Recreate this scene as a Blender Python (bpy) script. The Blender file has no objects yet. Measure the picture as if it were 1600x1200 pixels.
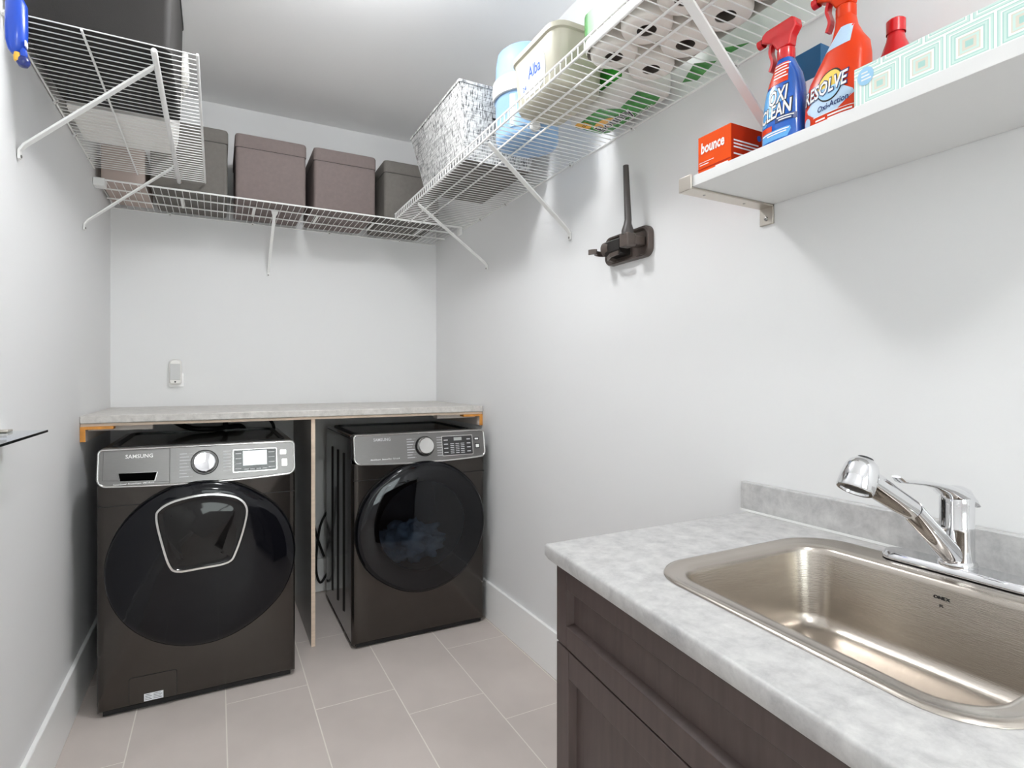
import bpy, math, random
from mathutils import Vector, Matrix
random.seed(7)
scn = bpy.context.scene
col = scn.collection
PI = math.pi

# ------------------------------------------------------------------ camera
cam_d = bpy.data.cameras.new('camera')
cam = bpy.data.objects.new('camera', cam_d)
col.objects.link(cam)
cam_d.sensor_width = 36.0
cam_d.lens = 876.42 / 1600 * 36
cam_d.shift_y = -9.4 / 1600
cam_d.clip_start = 0.02
cam.location = (-1.2779, -3.5041, 1.2725)
cam.rotation_euler = (PI / 2, 0, -0.4841)
scn.camera = cam

# ------------------------------------------------------------------ world, exposure
wd = bpy.data.worlds.new('world')
scn.world = wd
wd.use_nodes = True
bg = wd.node_tree.nodes['Background']
bg.inputs[0].default_value = (0.97, 0.98, 1.0, 1)
bg.inputs[1].default_value = 6.0
scn.view_settings.view_transform = 'Standard'
scn.view_settings.look = 'None'
scn.view_settings.gamma = 1.0
scn.view_settings.use_curve_mapping = False
scn.view_settings.exposure = 0.0
LAMP_GLOW = 48.0
LAMP_POWER = 8.0
scn.cycles.max_bounces = 14
scn.cycles.diffuse_bounces = 10
LAMPS = ((-0.92, -1.74), (-0.92, -4.25))

# room measures (metres)
W = 1.7617
H = 2.79
REAR = -5.4
CT = 1.1215          # laundry counter top

# ------------------------------------------------------------------ materials
def srgb(r, g, b):
    f = lambda c: c / 12.92 if c <= 0.04045 else ((c + 0.055) / 1.055) ** 2.4
    return (f(r / 255), f(g / 255), f(b / 255), 1)

MATS = {}
def mat(name, c, rough=0.5, metal=0.0, var=None, bump=None, coat=0.0, spec=None, emit=None, trans=0.0, alpha=None, sub=0.0):
    """principled material; var=(scale, amount, (sx,sy,sz)) noise in colour; bump=(scale, strength)"""
    m = bpy.data.materials.new(name)
    m.use_nodes = True
    nt = m.node_tree
    p = nt.nodes['Principled BSDF']
    p.inputs['Base Color'].default_value = c
    p.inputs['Roughness'].default_value = rough
    p.inputs['Metallic'].default_value = metal
    p.inputs['Coat Weight'].default_value = coat
    p.inputs['Coat Roughness'].default_value = 0.05
    p.inputs['Transmission Weight'].default_value = trans
    if sub:
        p.inputs['Subsurface Weight'].default_value = sub
        p.inputs['Subsurface Radius'].default_value = (0.05, 0.05, 0.05)
    if spec is not None:
        p.inputs['Specular IOR Level'].default_value = spec
    if emit:
        p.inputs['Emission Color'].default_value = emit[0]
        p.inputs['Emission Strength'].default_value = emit[1]
    if var or bump:
        tc = nt.nodes.new('ShaderNodeTexCoord')
    if var:
        mp = nt.nodes.new('ShaderNodeMapping')
        mp.inputs['Scale'].default_value = var[2] if len(var) > 2 else (1, 1, 1)
        nz = nt.nodes.new('ShaderNodeTexNoise')
        nz.inputs['Scale'].default_value = var[0]
        nz.inputs['Detail'].default_value = 5
        rp = nt.nodes.new('ShaderNodeValToRGB')
        a = var[1]
        rp.color_ramp.elements[0].position = 0.3
        rp.color_ramp.elements[1].position = 0.7
        rp.color_ramp.elements[0].color = tuple(max(0, x * (1 - a)) for x in c[:3]) + (1,)
        rp.color_ramp.elements[1].color = tuple(min(1, x * (1 + a)) for x in c[:3]) + (1,)
        nt.links.new(tc.outputs['Object'], mp.inputs[0])
        nt.links.new(mp.outputs[0], nz.inputs['Vector'])
        nt.links.new(nz.outputs['Fac'], rp.inputs[0])
        nt.links.new(rp.outputs[0], p.inputs['Base Color'])
    if bump:
        nb = nt.nodes.new('ShaderNodeTexNoise')
        nb.inputs['Scale'].default_value = bump[0]
        nb.inputs['Detail'].default_value = 3
        bp = nt.nodes.new('ShaderNodeBump')
        bp.inputs['Strength'].default_value = bump[1]
        bp.inputs['Distance'].default_value = 0.002
        if len(bump) > 2:
            mb = nt.nodes.new('ShaderNodeMapping')
            mb.inputs['Scale'].default_value = bump[2]
            nt.links.new(tc.outputs['Object'], mb.inputs[0])
            nt.links.new(mb.outputs[0], nb.inputs['Vector'])
        else:
            nt.links.new(tc.outputs['Object'], nb.inputs['Vector'])
        nt.links.new(nb.outputs['Fac'], bp.inputs['Height'])
        nt.links.new(bp.outputs[0], p.inputs['Normal'])
    MATS[name] = m
    return m

mat('wall_paint', srgb(229, 229, 229), 0.75, bump=(260, 0.06))
mat('ceiling_paint', srgb(249, 249, 249), 0.9, bump=(300, 0.08))
mat('trim_paint', srgb(250, 250, 249), 0.4)
mat('floor_tile', srgb(204, 194, 188), 0.4, var=(3.0, 0.07))
mat('grout', srgb(232, 226, 218), 0.9)
mat('shelf_wire', srgb(240, 240, 238), 0.35)
mat('shelf_clip', srgb(226, 226, 224), 0.4)
mat('screw', srgb(150, 148, 144), 0.35, 1.0)
mat('black_steel', srgb(80, 76, 73), 0.2, 0.9, var=(30, 0.06, (1, 1, 40)))
mat('black_side', srgb(30, 28, 28), 0.22, 0.0, coat=0.5)
mat('black_plastic', srgb(20, 20, 21), 0.4)
mat('rubber', srgb(12, 12, 13), 0.6)
mat('fascia', srgb(128, 126, 125), 0.3, 0.85, var=(40, 0.05, (1, 1, 30)))
mat('bezel', srgb(215, 214, 212), 0.12, 1.0)
mat('chrome', srgb(232, 232, 234), 0.05, 1.0)
mat('door_black', srgb(13, 14, 17), 0.06, coat=0.6)
mat('door_navy', srgb(12, 13, 18), 0.06, spec=0.32)
mat('add_glass', srgb(17, 16, 16), 0.05, spec=0.4)
mat('drum', srgb(150, 150, 152), 0.3, 1.0)
mat('print_white', srgb(236, 236, 234), 0.5)
mat('print_grey', srgb(196, 196, 198), 0.5)
mat('print_black', srgb(20, 20, 20), 0.6)
mat('slot_shade', srgb(5, 5, 5), 0.9, spec=0.0)  # matt black painted as the shade inside the drawer's grip recess
mat('screen_dark', srgb(44, 43, 44), 0.15, coat=0.5)
mat('screen_glare', srgb(190, 196, 200), 0.08, coat=1.0, emit=(srgb(225, 232, 238), 0.5))  # pale colour and slight glow paint the lamp's reflection on the washer display
mat('screen_grey', srgb(168, 170, 168), 0.25)
mat('sticker', srgb(235, 238, 242), 0.4)
mat('laminate_edge_wood', srgb(226, 205, 184), 0.6, var=(12, 0.08, (1, 1, 8)))
mat('raw_wood', srgb(206, 140, 62), 0.7, var=(30, 0.2, (1, 6, 1)))
mat('cleat_white', srgb(224, 214, 206), 0.6)
mat('panel_grey', srgb(160, 157, 154), 0.35)
mat('cabinet_wood', srgb(76, 63, 60), 0.42, var=(9, 0.16, (8, 8, 0.8)))
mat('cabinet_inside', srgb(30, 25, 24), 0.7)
mat('stainless', srgb(191, 183, 174), 0.27, 1.0, var=(6, 0.05, (1, 1, 9)), bump=(60, 0.12, (1, 1, 14)))
mat('satin_nickel', srgb(205, 198, 188), 0.35, 1.0)
mat('faucet_dark', srgb(28, 28, 30), 0.4)
mat('white_melamine', srgb(224, 224, 223), 0.45)
mat('taupe_fabric', srgb(124, 112, 109), 0.85, var=(60, 0.05), bump=(900, 0.25))
mat('grey_fabric', srgb(110, 106, 101), 0.85, var=(60, 0.05), bump=(900, 0.25))
mat('kraft_box', srgb(188, 172, 164), 0.8)
mat('black_bin', srgb(36, 33, 31), 0.75, bump=(700, 0.2))
mat('white_plastic', srgb(240, 238, 234), 0.35, sub=0.1)
mat('tub_plastic', srgb(192, 188, 172), 0.4)
mat('label_pale', srgb(196, 200, 205), 0.5)
mat('jug_blue', srgb(146, 180, 216), 0.3)
mat('jug_white', srgb(200, 199, 196), 0.3)
mat('pack_white', srgb(222, 220, 215), 0.3, coat=0.3)
mat('pack_green', srgb(44, 140, 40), 0.25, var=(14, 0.3), coat=0.4)
mat('pack_yellow', srgb(240, 178, 40), 0.3, coat=0.3)
mat('paper_roll', srgb(240, 236, 230), 0.9, bump=(400, 0.2))
mat('roll_core', srgb(96, 88, 82), 0.9)
mat('dock_brown', srgb(84, 74, 69), 0.38)
mat('dock_dark', srgb(34, 30, 28), 0.5)
mat('wand_grey', srgb(74, 69, 67), 0.45)
mat('orange_card', srgb(224, 76, 2), 0.6, spec=0.12)
mat('orange_dark', srgb(178, 42, 6), 0.6, spec=0.12)
mat('oxi_blue', srgb(10, 92, 190), 0.2, coat=0.5, var=(9, 0.25))
mat('oxi_light', srgb(96, 172, 232), 0.25, coat=0.4)
mat('oxi_navy', srgb(20, 50, 110), 0.3)
mat('orange_red', srgb(212, 56, 4), 0.3, spec=0.3)
mat('red_plastic', srgb(206, 26, 32), 0.25, coat=0.4)
mat('text_yellow', srgb(240, 205, 90), 0.5)
mat('splash_blue', srgb(180, 205, 228), 0.4)
mat('navy_card', srgb(28, 92, 136), 0.5)
mat('logo_blue', srgb(40, 90, 190), 0.4)
mat('sticker_blue', srgb(150, 196, 226), 0.4)
mat('tool_blue', srgb(16, 72, 190), 0.3, coat=0.3)
mat('tool_navy', srgb(14, 36, 110), 0.3, coat=0.3)
mat('tool_yellow', srgb(238, 186, 70), 0.4)
mat('night_grey', srgb(205, 205, 204), 0.4)
mat('cloth_blue', srgb(180, 205, 228), 0.9, var=(14, 0.4))
mat('glass_edge', srgb(12, 20, 18), 0.15, coat=0.5)
mat('lamp_dome', srgb(250, 248, 242), 0.4, emit=(srgb(250, 252, 255), LAMP_GLOW))

def thin_glass(name, tint, gloss=0.12):
    m = bpy.data.materials.new(name)
    m.use_nodes = True
    nt = m.node_tree
    for n in list(nt.nodes):
        nt.nodes.remove(n)
    out = nt.nodes.new('ShaderNodeOutputMaterial')
    tr = nt.nodes.new('ShaderNodeBsdfTransparent')
    tr.inputs[0].default_value = tint
    gl = nt.nodes.new('ShaderNodeBsdfGlossy')
    gl.inputs['Roughness'].default_value = 0.03
    gl.inputs['Color'].default_value = (0.95, 0.96, 1, 1)
    fr = nt.nodes.new('ShaderNodeFresnel')
    fr.inputs[0].default_value = 1.5
    mx = nt.nodes.new('ShaderNodeMixShader')
    nt.links.new(fr.outputs[0], mx.inputs[0])
    nt.links.new(tr.outputs[0], mx.inputs[1])
    nt.links.new(gl.outputs[0], mx.inputs[2])
    nt.links.new(mx.outputs[0], out.inputs[0])
    MATS[name] = m
thin_glass('clear_glass', (0.93, 0.97, 0.95, 1))
thin_glass('smoked_glass', (0.26, 0.28, 0.32, 1))

def laminate(name, c0, c1, c2, scale):
    m = mat(name, c1, 0.4)
    nt = m.node_tree
    p = nt.nodes['Principled BSDF']
    tc = nt.nodes.new('ShaderNodeTexCoord')
    n1 = nt.nodes.new('ShaderNodeTexNoise')
    n1.inputs['Scale'].default_value = scale
    n1.inputs['Detail'].default_value = 9
    n1.inputs['Roughness'].default_value = 0.7
    n1.inputs['Distortion'].default_value = 0.2
    r = nt.nodes.new('ShaderNodeValToRGB')
    e = r.color_ramp.elements
    e[0].position = 0.30; e[0].color = c0
    e[1].position = 0.68; e[1].color = c2
    k = e.new(0.5); k.color = c1
    nt.links.new(tc.outputs['Object'], n1.inputs['Vector'])
    nt.links.new(n1.outputs['Fac'], r.inputs[0])
    nt.links.new(r.outputs[0], p.inputs['Base Color'])
laminate('laminate_grey', srgb(164, 163, 163), srgb(188, 187, 186), srgb(204, 203, 201), 26)
laminate('laminate_pale', srgb(178, 174, 170), srgb(200, 196, 191), srgb(214, 210, 205), 30)

def weave(name):
    m = mat(name, (0.8, 0.8, 0.8, 1), 0.9)
    nt = m.node_tree
    p = nt.nodes['Principled BSDF']
    tc = nt.nodes.new('ShaderNodeTexCoord')
    outs = []
    for sc in ((210, 210, 12), (14, 14, 240)):
        mp = nt.nodes.new('ShaderNodeMapping')
        mp.inputs['Scale'].default_value = sc
        nz = nt.nodes.new('ShaderNodeTexNoise')
        nz.inputs['Scale'].default_value = 1.0
        nz.inputs['Detail'].default_value = 4
        nz.inputs['Roughness'].default_value = 0.65
        nt.links.new(tc.outputs['Object'], mp.inputs[0])
        nt.links.new(mp.outputs[0], nz.inputs['Vector'])
        rp = nt.nodes.new('ShaderNodeValToRGB')
        rp.color_ramp.elements[0].position = 0.36
        rp.color_ramp.elements[0].color = (0.03, 0.03, 0.033, 1)
        rp.color_ramp.elements[1].position = 0.52
        rp.color_ramp.elements[1].color = (0.78, 0.78, 0.77, 1)
        nt.links.new(nz.outputs['Fac'], rp.inputs[0])
        outs.append(rp)
    mx = nt.nodes.new('ShaderNodeMix')
    mx.data_type = 'RGBA'
    mx.blend_type = 'MULTIPLY'
    mx.inputs[0].default_value = 0.65
    nt.links.new(outs[0].outputs[0], mx.inputs[6])
    nt.links.new(outs[1].outputs[0], mx.inputs[7])
    nt.links.new(mx.outputs[2], p.inputs['Base Color'])
weave('weave_fabric')

def rect_pattern(name):
    """teal box print: nested rectangles, laid out in the box's own y/z coordinates"""
    m = mat(name, srgb(190, 220, 210), 0.45)
    nt = m.node_tree
    p = nt.nodes['Principled BSDF']
    tc = nt.nodes.new('ShaderNodeTexCoord')
    sp = nt.nodes.new('ShaderNodeSeparateXYZ')
    nt.links.new(tc.outputs['Object'], sp.inputs[0])
    def M(op, a, b=None):
        n = nt.nodes.new('ShaderNodeMath')
        n.operation = op
        for i, v in enumerate((a, b)):
            if v is None:
                continue
            if isinstance(v, (int, float)):
                n.inputs[i].default_value = v
            else:
                nt.links.new(v, n.inputs[i])
        return n.outputs[0]
    row = M('FLOOR', M('DIVIDE', M('ADD', sp.outputs['Z'], 0.035), 0.062))
    yy = M('ADD', sp.outputs['Y'], M('MULTIPLY', row, 0.036))
    u = M('ABSOLUTE', M('SUBTRACT', M('FRACT', M('DIVIDE', M('ADD', yy, 10.0), 0.066)), 0.5))
    v = M('ABSOLUTE', M('SUBTRACT', M('FRACT', M('DIVIDE', M('ADD', sp.outputs['Z'], 0.035), 0.062)), 0.5))
    d = M('MULTIPLY', M('MAXIMUM', u, v), 2.0)
    r = nt.nodes.new('ShaderNodeValToRGB')
    r.color_ramp.interpolation = 'CONSTANT'
    teal, mint, wht, bei = srgb(166, 204, 196), srgb(200, 222, 214), srgb(238, 240, 234), srgb(214, 208, 194)
    e = r.color_ramp.elements
    e[0].position = 0; e[0].color = teal
    e[1].position = 0.16; e[1].color = bei
    for ps, c in ((0.28, mint), (0.38, bei), (0.44, wht), (0.54, teal), (0.6, mint), (0.7, teal), (0.75, wht), (0.81, mint), (0.9, teal), (0.94, wht)):
        k = e.new(ps); k.color = c
    nt.links.new(d, r.inputs[0])
    nt.links.new(r.outputs[0], p.inputs['Base Color'])
rect_pattern('teal_print')

# ------------------------------------------------------------------ mesh helpers
ORI = {}
def V(*a):
    return Vector(a)

class MB:
    def __init__(s):
        s.v = []; s.f = []
    def add(s, vs, fs):
        o = len(s.v)
        s.v += [Vector(q) for q in vs]
        s.f += [tuple(i + o for i in f) for f in fs]
        return s
    def box(s, x0, x1, y0, y1, z0, z1):
        x0, x1 = min(x0, x1), max(x0, x1); y0, y1 = min(y0, y1), max(y0, y1); z0, z1 = min(z0, z1), max(z0, z1)
        return s.add([(x0, y0, z0), (x1, y0, z0), (x1, y1, z0), (x0, y1, z0), (x0, y0, z1), (x1, y0, z1), (x1, y1, z1), (x0, y1, z1)],
                     [(0, 3, 2, 1), (4, 5, 6, 7), (0, 1, 5, 4), (1, 2, 6, 5), (2, 3, 7, 6), (3, 0, 4, 7)])
    def loft(s, rings, cap0=True, cap1=True, closed=True):
        n = len(rings[0]); vs = [q for r in rings for q in r]; fs = []
        for k in range(len(rings) - 1):
            for i in range(n if closed else n - 1):
                j = (i + 1) % n
                fs.append((k * n + i, k * n + j, (k + 1) * n + j, (k + 1) * n + i))
        if cap0: fs.append(tuple(reversed(range(n))))
        if cap1: fs.append(tuple(range((len(rings) - 1) * n, len(rings) * n)))
        return s.add(vs, fs)
    def tube(s, pts, r, n=8, closed=False, caps=True):
        pts = [Vector(p) for p in pts]; m = len(pts)
        rr = r if isinstance(r, (list, tuple)) else [r] * m
        rings = []; up = None
        for i, p in enumerate(pts):
            if closed: t = pts[(i + 1) % m] - pts[i - 1]
            else: t = pts[min(i + 1, m - 1)] - pts[max(i - 1, 0)]
            t.normalize()
            if up is None:
                up = Vector((0, 0, 1)) if abs(t.z) < 0.9 else Vector((1, 0, 0))
            a = t.cross(up)
            a.normalize(); b = a.cross(t); up = b
            rings.append([p + (a * math.cos(q) + b * math.sin(q)) * rr[i] for q in (2 * PI * k / n for k in range(n))])
        if closed: rings.append(rings[0]); return s.loft(rings, False, False)
        return s.loft(rings, caps, caps)
    def strip(s, pts, w, t, wv):
        """flat bar along pts; w wide along wv, t thick"""
        pts = [Vector(p) for p in pts]; wv = Vector(wv).normalized(); rings = []
        for i, p in enumerate(pts):
            d = (pts[min(i + 1, len(pts) - 1)] - pts[max(i - 1, 0)]).normalized()
            nn = d.cross(wv).normalized()
            wi = w[i] if isinstance(w, (list, tuple)) else w
            rings.append([p + wv * wi / 2 + nn * t / 2, p - wv * wi / 2 + nn * t / 2, p - wv * wi / 2 - nn * t / 2, p + wv * wi / 2 - nn * t / 2])
        return s.loft(rings)
    def lathe(s, c, ax, prof, n=32, cap0=False, cap1=False, fx=None):
        c = Vector(c); ax = Vector(ax).normalized()
        a = ax.cross(Vector((0, 0, 1)) if abs(ax.z) < 0.9 else Vector((1, 0, 0))).normalized(); b = ax.cross(a)
        rings = []
        for r, h in prof:
            rings.append([c + ax * h + (a * math.cos(q) + b * math.sin(q)) * max(r, 1e-5) for q in (2 * PI * k / n for k in range(n))])
        if fx: rings = [[fx(q) for q in g] for g in rings]
        return s.loft(rings, cap0, cap1)
    def prism(s, pts, vec):
        pts = [Vector(p) for p in pts]; vec = Vector(vec)
        return s.loft([pts, [p + vec for p in pts]])
    def ring(s, outer, inner, vec):
        """flat frame between two outlines of equal count, extruded along vec"""
        o = [Vector(p) for p in outer]; i = [Vector(p) for p in inner]; vec = Vector(vec)
        r = [o, [p + vec for p in o], [p + vec for p in i], i, o]
        return s.loft(r, False, False)
    def build(s, name, m, parent=None, smooth=False, bevel=0.0, seg=2, kind=None, label=None, angle=35):
        o0 = ORI.get(parent, Vector((0, 0, 0)))
        me = bpy.data.meshes.new(name)
        me.from_pydata([tuple(q - o0) for q in s.v], [], s.f)
        me.materials.append(MATS[m])
        me.update()
        if smooth:
            me.polygons.foreach_set('use_smooth', [True] * len(me.polygons))
            me.set_sharp_from_angle(angle=math.radians(angle))
        o = bpy.data.objects.new(name, me)
        col.objects.link(o)
        if parent:
            o.parent = parent
        ORI[o] = o0
        if bevel:
            b = o.modifiers.new('bevel', 'BEVEL')
            b.width = bevel; b.segments = seg; b.limit_method = 'ANGLE'; b.angle_limit = math.radians(40)
            b.harden_normals = False
            me.polygons.foreach_set('use_smooth', [True] * len(me.polygons))
            me.set_sharp_from_angle(angle=math.radians(35))
        if 'lettering' in name: kind = 'stuff'
        if kind: o['kind'] = kind
        if label: o['label'] = label
        return o

def thing(name, label, cat, loc, group=None):
    o = bpy.data.objects.new(name, None)
    o.empty_display_size = 0.05
    col.objects.link(o)
    o.location = loc
    ORI[o] = Vector(loc)
    o['label'] = label; o['category'] = cat
    if group: o['group'] = group
    return o

def tag(o, label, cat, group=None):
    o['label'] = label; o['category'] = cat
    if group: o['group'] = group
    return o

def struct(o):
    o['kind'] = 'structure'
    return o

def rr(x0, x1, y0, y1, r, n=5):
    """rounded rectangle outline, counter-clockwise (2-D)"""
    if not isinstance(r, (list, tuple)): r = [r] * 4
    out = []
    for (cx, cy, a0, k) in ((x1, y1, 0, 0), (x0, y1, 90, 1), (x0, y0, 180, 2), (x1, y0, 270, 3)):
        q = r[k]; sx = -1 if cx == x1 else 1; sy = -1 if cy == y1 else 1
        for i in range(n + 1):
            a = math.radians(a0 + 90 * i / n)
            out.append((cx + sx * q + q * math.cos(a), cy + sy * q + q * math.sin(a)))
    return out

def catmull(pts, k=6):
    out = []; n = len(pts)
    for i in range(n):
        p0, p1, p2, p3 = (Vector(pts[(i + j) % n]) for j in (-1, 0, 1, 2))
        for t in (q / k for q in range(k)):
            out.append(0.5 * ((2 * p1) + (-p0 + p2) * t + (2 * p0 - 5 * p1 + 4 * p2 - p3) * t * t + (-p0 + 3 * p1 - 3 * p2 + p3) * t ** 3))
    return out

def inset2(pts, d):
    """shrink a 2-D closed counter-clockwise outline by d"""
    n = len(pts); out = []
    for i in range(n):
        a, b, c = Vector(pts[i - 1]), Vector(pts[i]), Vector(pts[(i + 1) % n])
        t = (c - a).normalized()
        out.append(b + Vector((-t.y, t.x)) * d)
    return out

TXT = {}
def text_geo(body, shear=0.0, bold=0.0):
    key = (body, shear, bold)
    if key not in TXT:
        cu = bpy.data.curves.new('lettering', 'FONT')
        cu.body = body; cu.size = 1.0; cu.shear = shear; cu.offset = bold
        cu.resolution_u = 2; cu.fill_mode = 'FRONT'
        cu.align_x = 'CENTER'
        ob = bpy.data.objects.new('lettering', cu)
        col.objects.link(ob)
        bpy.context.view_layer.update()
        dg = bpy.context.evaluated_depsgraph_get()
        me = bpy.data.meshes.new_from_object(ob.evaluated_get(dg))
        vs = [(q.co.x, q.co.y) for q in me.vertices]
        fs = [tuple(p.vertices) for p in me.polygons]
        bpy.data.objects.remove(ob); bpy.data.curves.remove(cu); bpy.data.meshes.remove(me)
        TXT[key] = (vs, fs)
    return TXT[key]

def put_text(mb, body, fn, u, v, w=None, h=0.01, shear=0.0, bold=0.0, hs=1.0, rot=0.0):
    """letters mapped by fn(u,v); centred on u, baseline v; h = letter size, w = overall width if given"""
    vs, fs = text_geo(body, shear, bold)
    if not vs: return
    x0 = min(q[0] for q in vs); x1 = max(q[0] for q in vs)
    k = w / (x1 - x0) if w else h * hs
    cr, sr = math.cos(rot), math.sin(rot)
    out = []
    for x, y in vs:
        a = (x - (x0 + x1) / 2) * k; b = y * h
        out.append(fn(u + a * cr - b * sr, v + a * sr + b * cr))
    mb.add(out, fs)

def quad(mb, fn, u0, u1, v0, v1, nu=1, nv=1):
    vs = [fn(u0 + (u1 - u0) * i / nu, v0 + (v1 - v0) * j / nv) for j in range(nv + 1) for i in range(nu + 1)]
    fs = [(j * (nu + 1) + i, j * (nu + 1) + i + 1, (j + 1) * (nu + 1) + i + 1, (j + 1) * (nu + 1) + i) for j in range(nv) for i in range(nu)]
    mb.add(vs, fs)

def copy_tree(o, off, parent=None):
    c = o.copy()
    col.objects.link(c)
    ORI[c] = ORI[o] + Vector(off)
    if parent: c.parent = parent
    else: c.location = Vector(o.location) + Vector(off)
    for ch in list(o.children):
        copy_tree(ch, off, c)
    return c

# ------------------------------------------------------------------ room shell
fl = struct(MB().box(-W - 0.1, 0.1, REAR - 0.1, 0.1, -0.08, -0.0004).build('floor', 'grout'))
tile_cache = {}
cols = [-W, -1.55, -1.2475, -0.945, -0.635, -0.325, -0.02, 0.0]
off = {1: -0.85, 2: -1.05, 3: -1.25, 4: -1.445, 5: -1.64, 0: -0.65, 6: -1.84}
for ci in range(7):
    xa, xb = cols[ci], cols[ci + 1]
    y = off[ci] % -0.61
    cuts = [0.0] + [y - 0.61 * k for k in range(12)]
    cuts = [c for c in cuts if c > REAR] + [REAR]
    for k in range(len(cuts) - 1):
        ya, yb = cuts[k + 1], cuts[k]
        if yb - ya < 0.02: continue
        g = 0.0021
        w_, l_ = round(xb - xa - 2 * g, 4), round(yb - ya - 2 * g, 4)
        if (w_, l_) not in tile_cache:
            t = MB().box(-w_ / 2, w_ / 2, -l_ / 2, l_ / 2, -0.006, 0).build('tile', 'floor_tile', fl)
            tile_cache[(w_, l_)] = t
        else:
            t = tile_cache[(w_, l_)].copy()
            col.objects.link(t); t.parent = fl
        t.location = ((xa + xb) / 2, (ya + yb) / 2, 0)

struct(MB().box(-W - 0.1, 0.1, 0, 0.1, 0, H).build('wall_back', 'wall_paint'))
struct(MB().box(-W - 0.1, -W, REAR, 0, 0, H).build('wall_left', 'wall_paint'))
struct(MB().box(0, 0.1, REAR, 0, 0, H).build('wall_right', 'wall_paint'))
wf = MB()
wx0, wx1, wz0, wz1 = -1.50, -0.26, 0.7, 2.3
wf.box(-W - 0.1, wx0, REAR - 0.1, REAR, 0, H).box(wx1, 0.1, REAR - 0.1, REAR, 0, H)
wf.box(wx0, wx1, REAR - 0.1, REAR, 0, wz0).box(wx0, wx1, REAR - 0.1, REAR, wz1, H)
struct(wf.build('wall_front', 'wall_paint'))
struct(MB().box(-W - 0.1, 0.1, REAR - 0.1, 0.1, H, H + 0.1).build('ceiling', 'ceiling_paint'))
win = MB()
o_ = [(x, REAR - 0.05, z) for x, z in ((wx0, wz0), (wx1, wz0), (wx1, wz1), (wx0, wz1))]
i_ = [(x, REAR - 0.05, z) for x, z in ((wx0 + 0.05, wz0 + 0.05), (wx1 - 0.05, wz0 + 0.05), (wx1 - 0.05, wz1 - 0.05), (wx0 + 0.05, wz1 - 0.05))]
win.ring(o_, i_, (0, 0.045, 0))
win.box((wx0 + wx1) / 2 - 0.02, (wx0 + wx1) / 2 + 0.02, REAR - 0.05, REAR - 0.01, wz0 + 0.05, wz1 - 0.05)
wo = struct(win.build('window_1', 'trim_paint'))
for a, b in ((wx0 + 0.05, (wx0 + wx1) / 2 - 0.02), ((wx0 + wx1) / 2 + 0.02, wx1 - 0.05)):
    MB().box(a, b, REAR - 0.034, REAR - 0.03, wz0 + 0.05, wz1 - 0.05).build('pane', 'clear_glass', wo)
BB, BT = 0.196, 0.016
struct(MB().box(-BT, 0, -2.47, 0, 0.0, BB).build('baseboard_right', 'trim_paint', bevel=0.003))
struct(MB().box(-W, -W + BT, REAR, 0, 0.0, BB).build('baseboard_left', 'trim_paint', bevel=0.003))
struct(MB().box(-W + BT, -BT, -BT, 0, 0.0, BB).build('baseboard_back', 'trim_paint', bevel=0.003))

# ceiling lamps
for k, (lx, ly) in enumerate(LAMPS):
    t = thing('ceiling_lamp', ('round flush ceiling lamp above the floor in front of the machines', 'round flush ceiling lamp nearer the window wall')[k],
              'lamp', (lx, ly, H), 'ceiling lamps')
    MB().lathe((lx, ly, H), (0, 0, -1), [(0.075, 0), (0.078, 0.008), (0.07, 0.018), (0.045, 0.03), (0.045, 0.04)], 32, True, True).build('lamp_base', 'satin_nickel', t, True)
    MB().lathe((lx, ly, H - 0.132), (0, 0, -1), [(0.1 * math.sin(q), -0.1 * math.cos(q)) for q in (PI * k / 20 for k in range(21))], 40).build('lamp_globe', 'lamp_dome', t, True, angle=80)
    ld = bpy.data.lights.new('lamp_light', 'AREA')
    ld.shape = 'DISK'; ld.size = 0.2; ld.energy = LAMP_POWER; ld.color = (0.98, 0.99, 1.0)
    lo = bpy.data.objects.new('lamp_light', ld)
    col.objects.link(lo); lo.parent = t; lo.location = (0, 0, -0.236)

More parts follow.
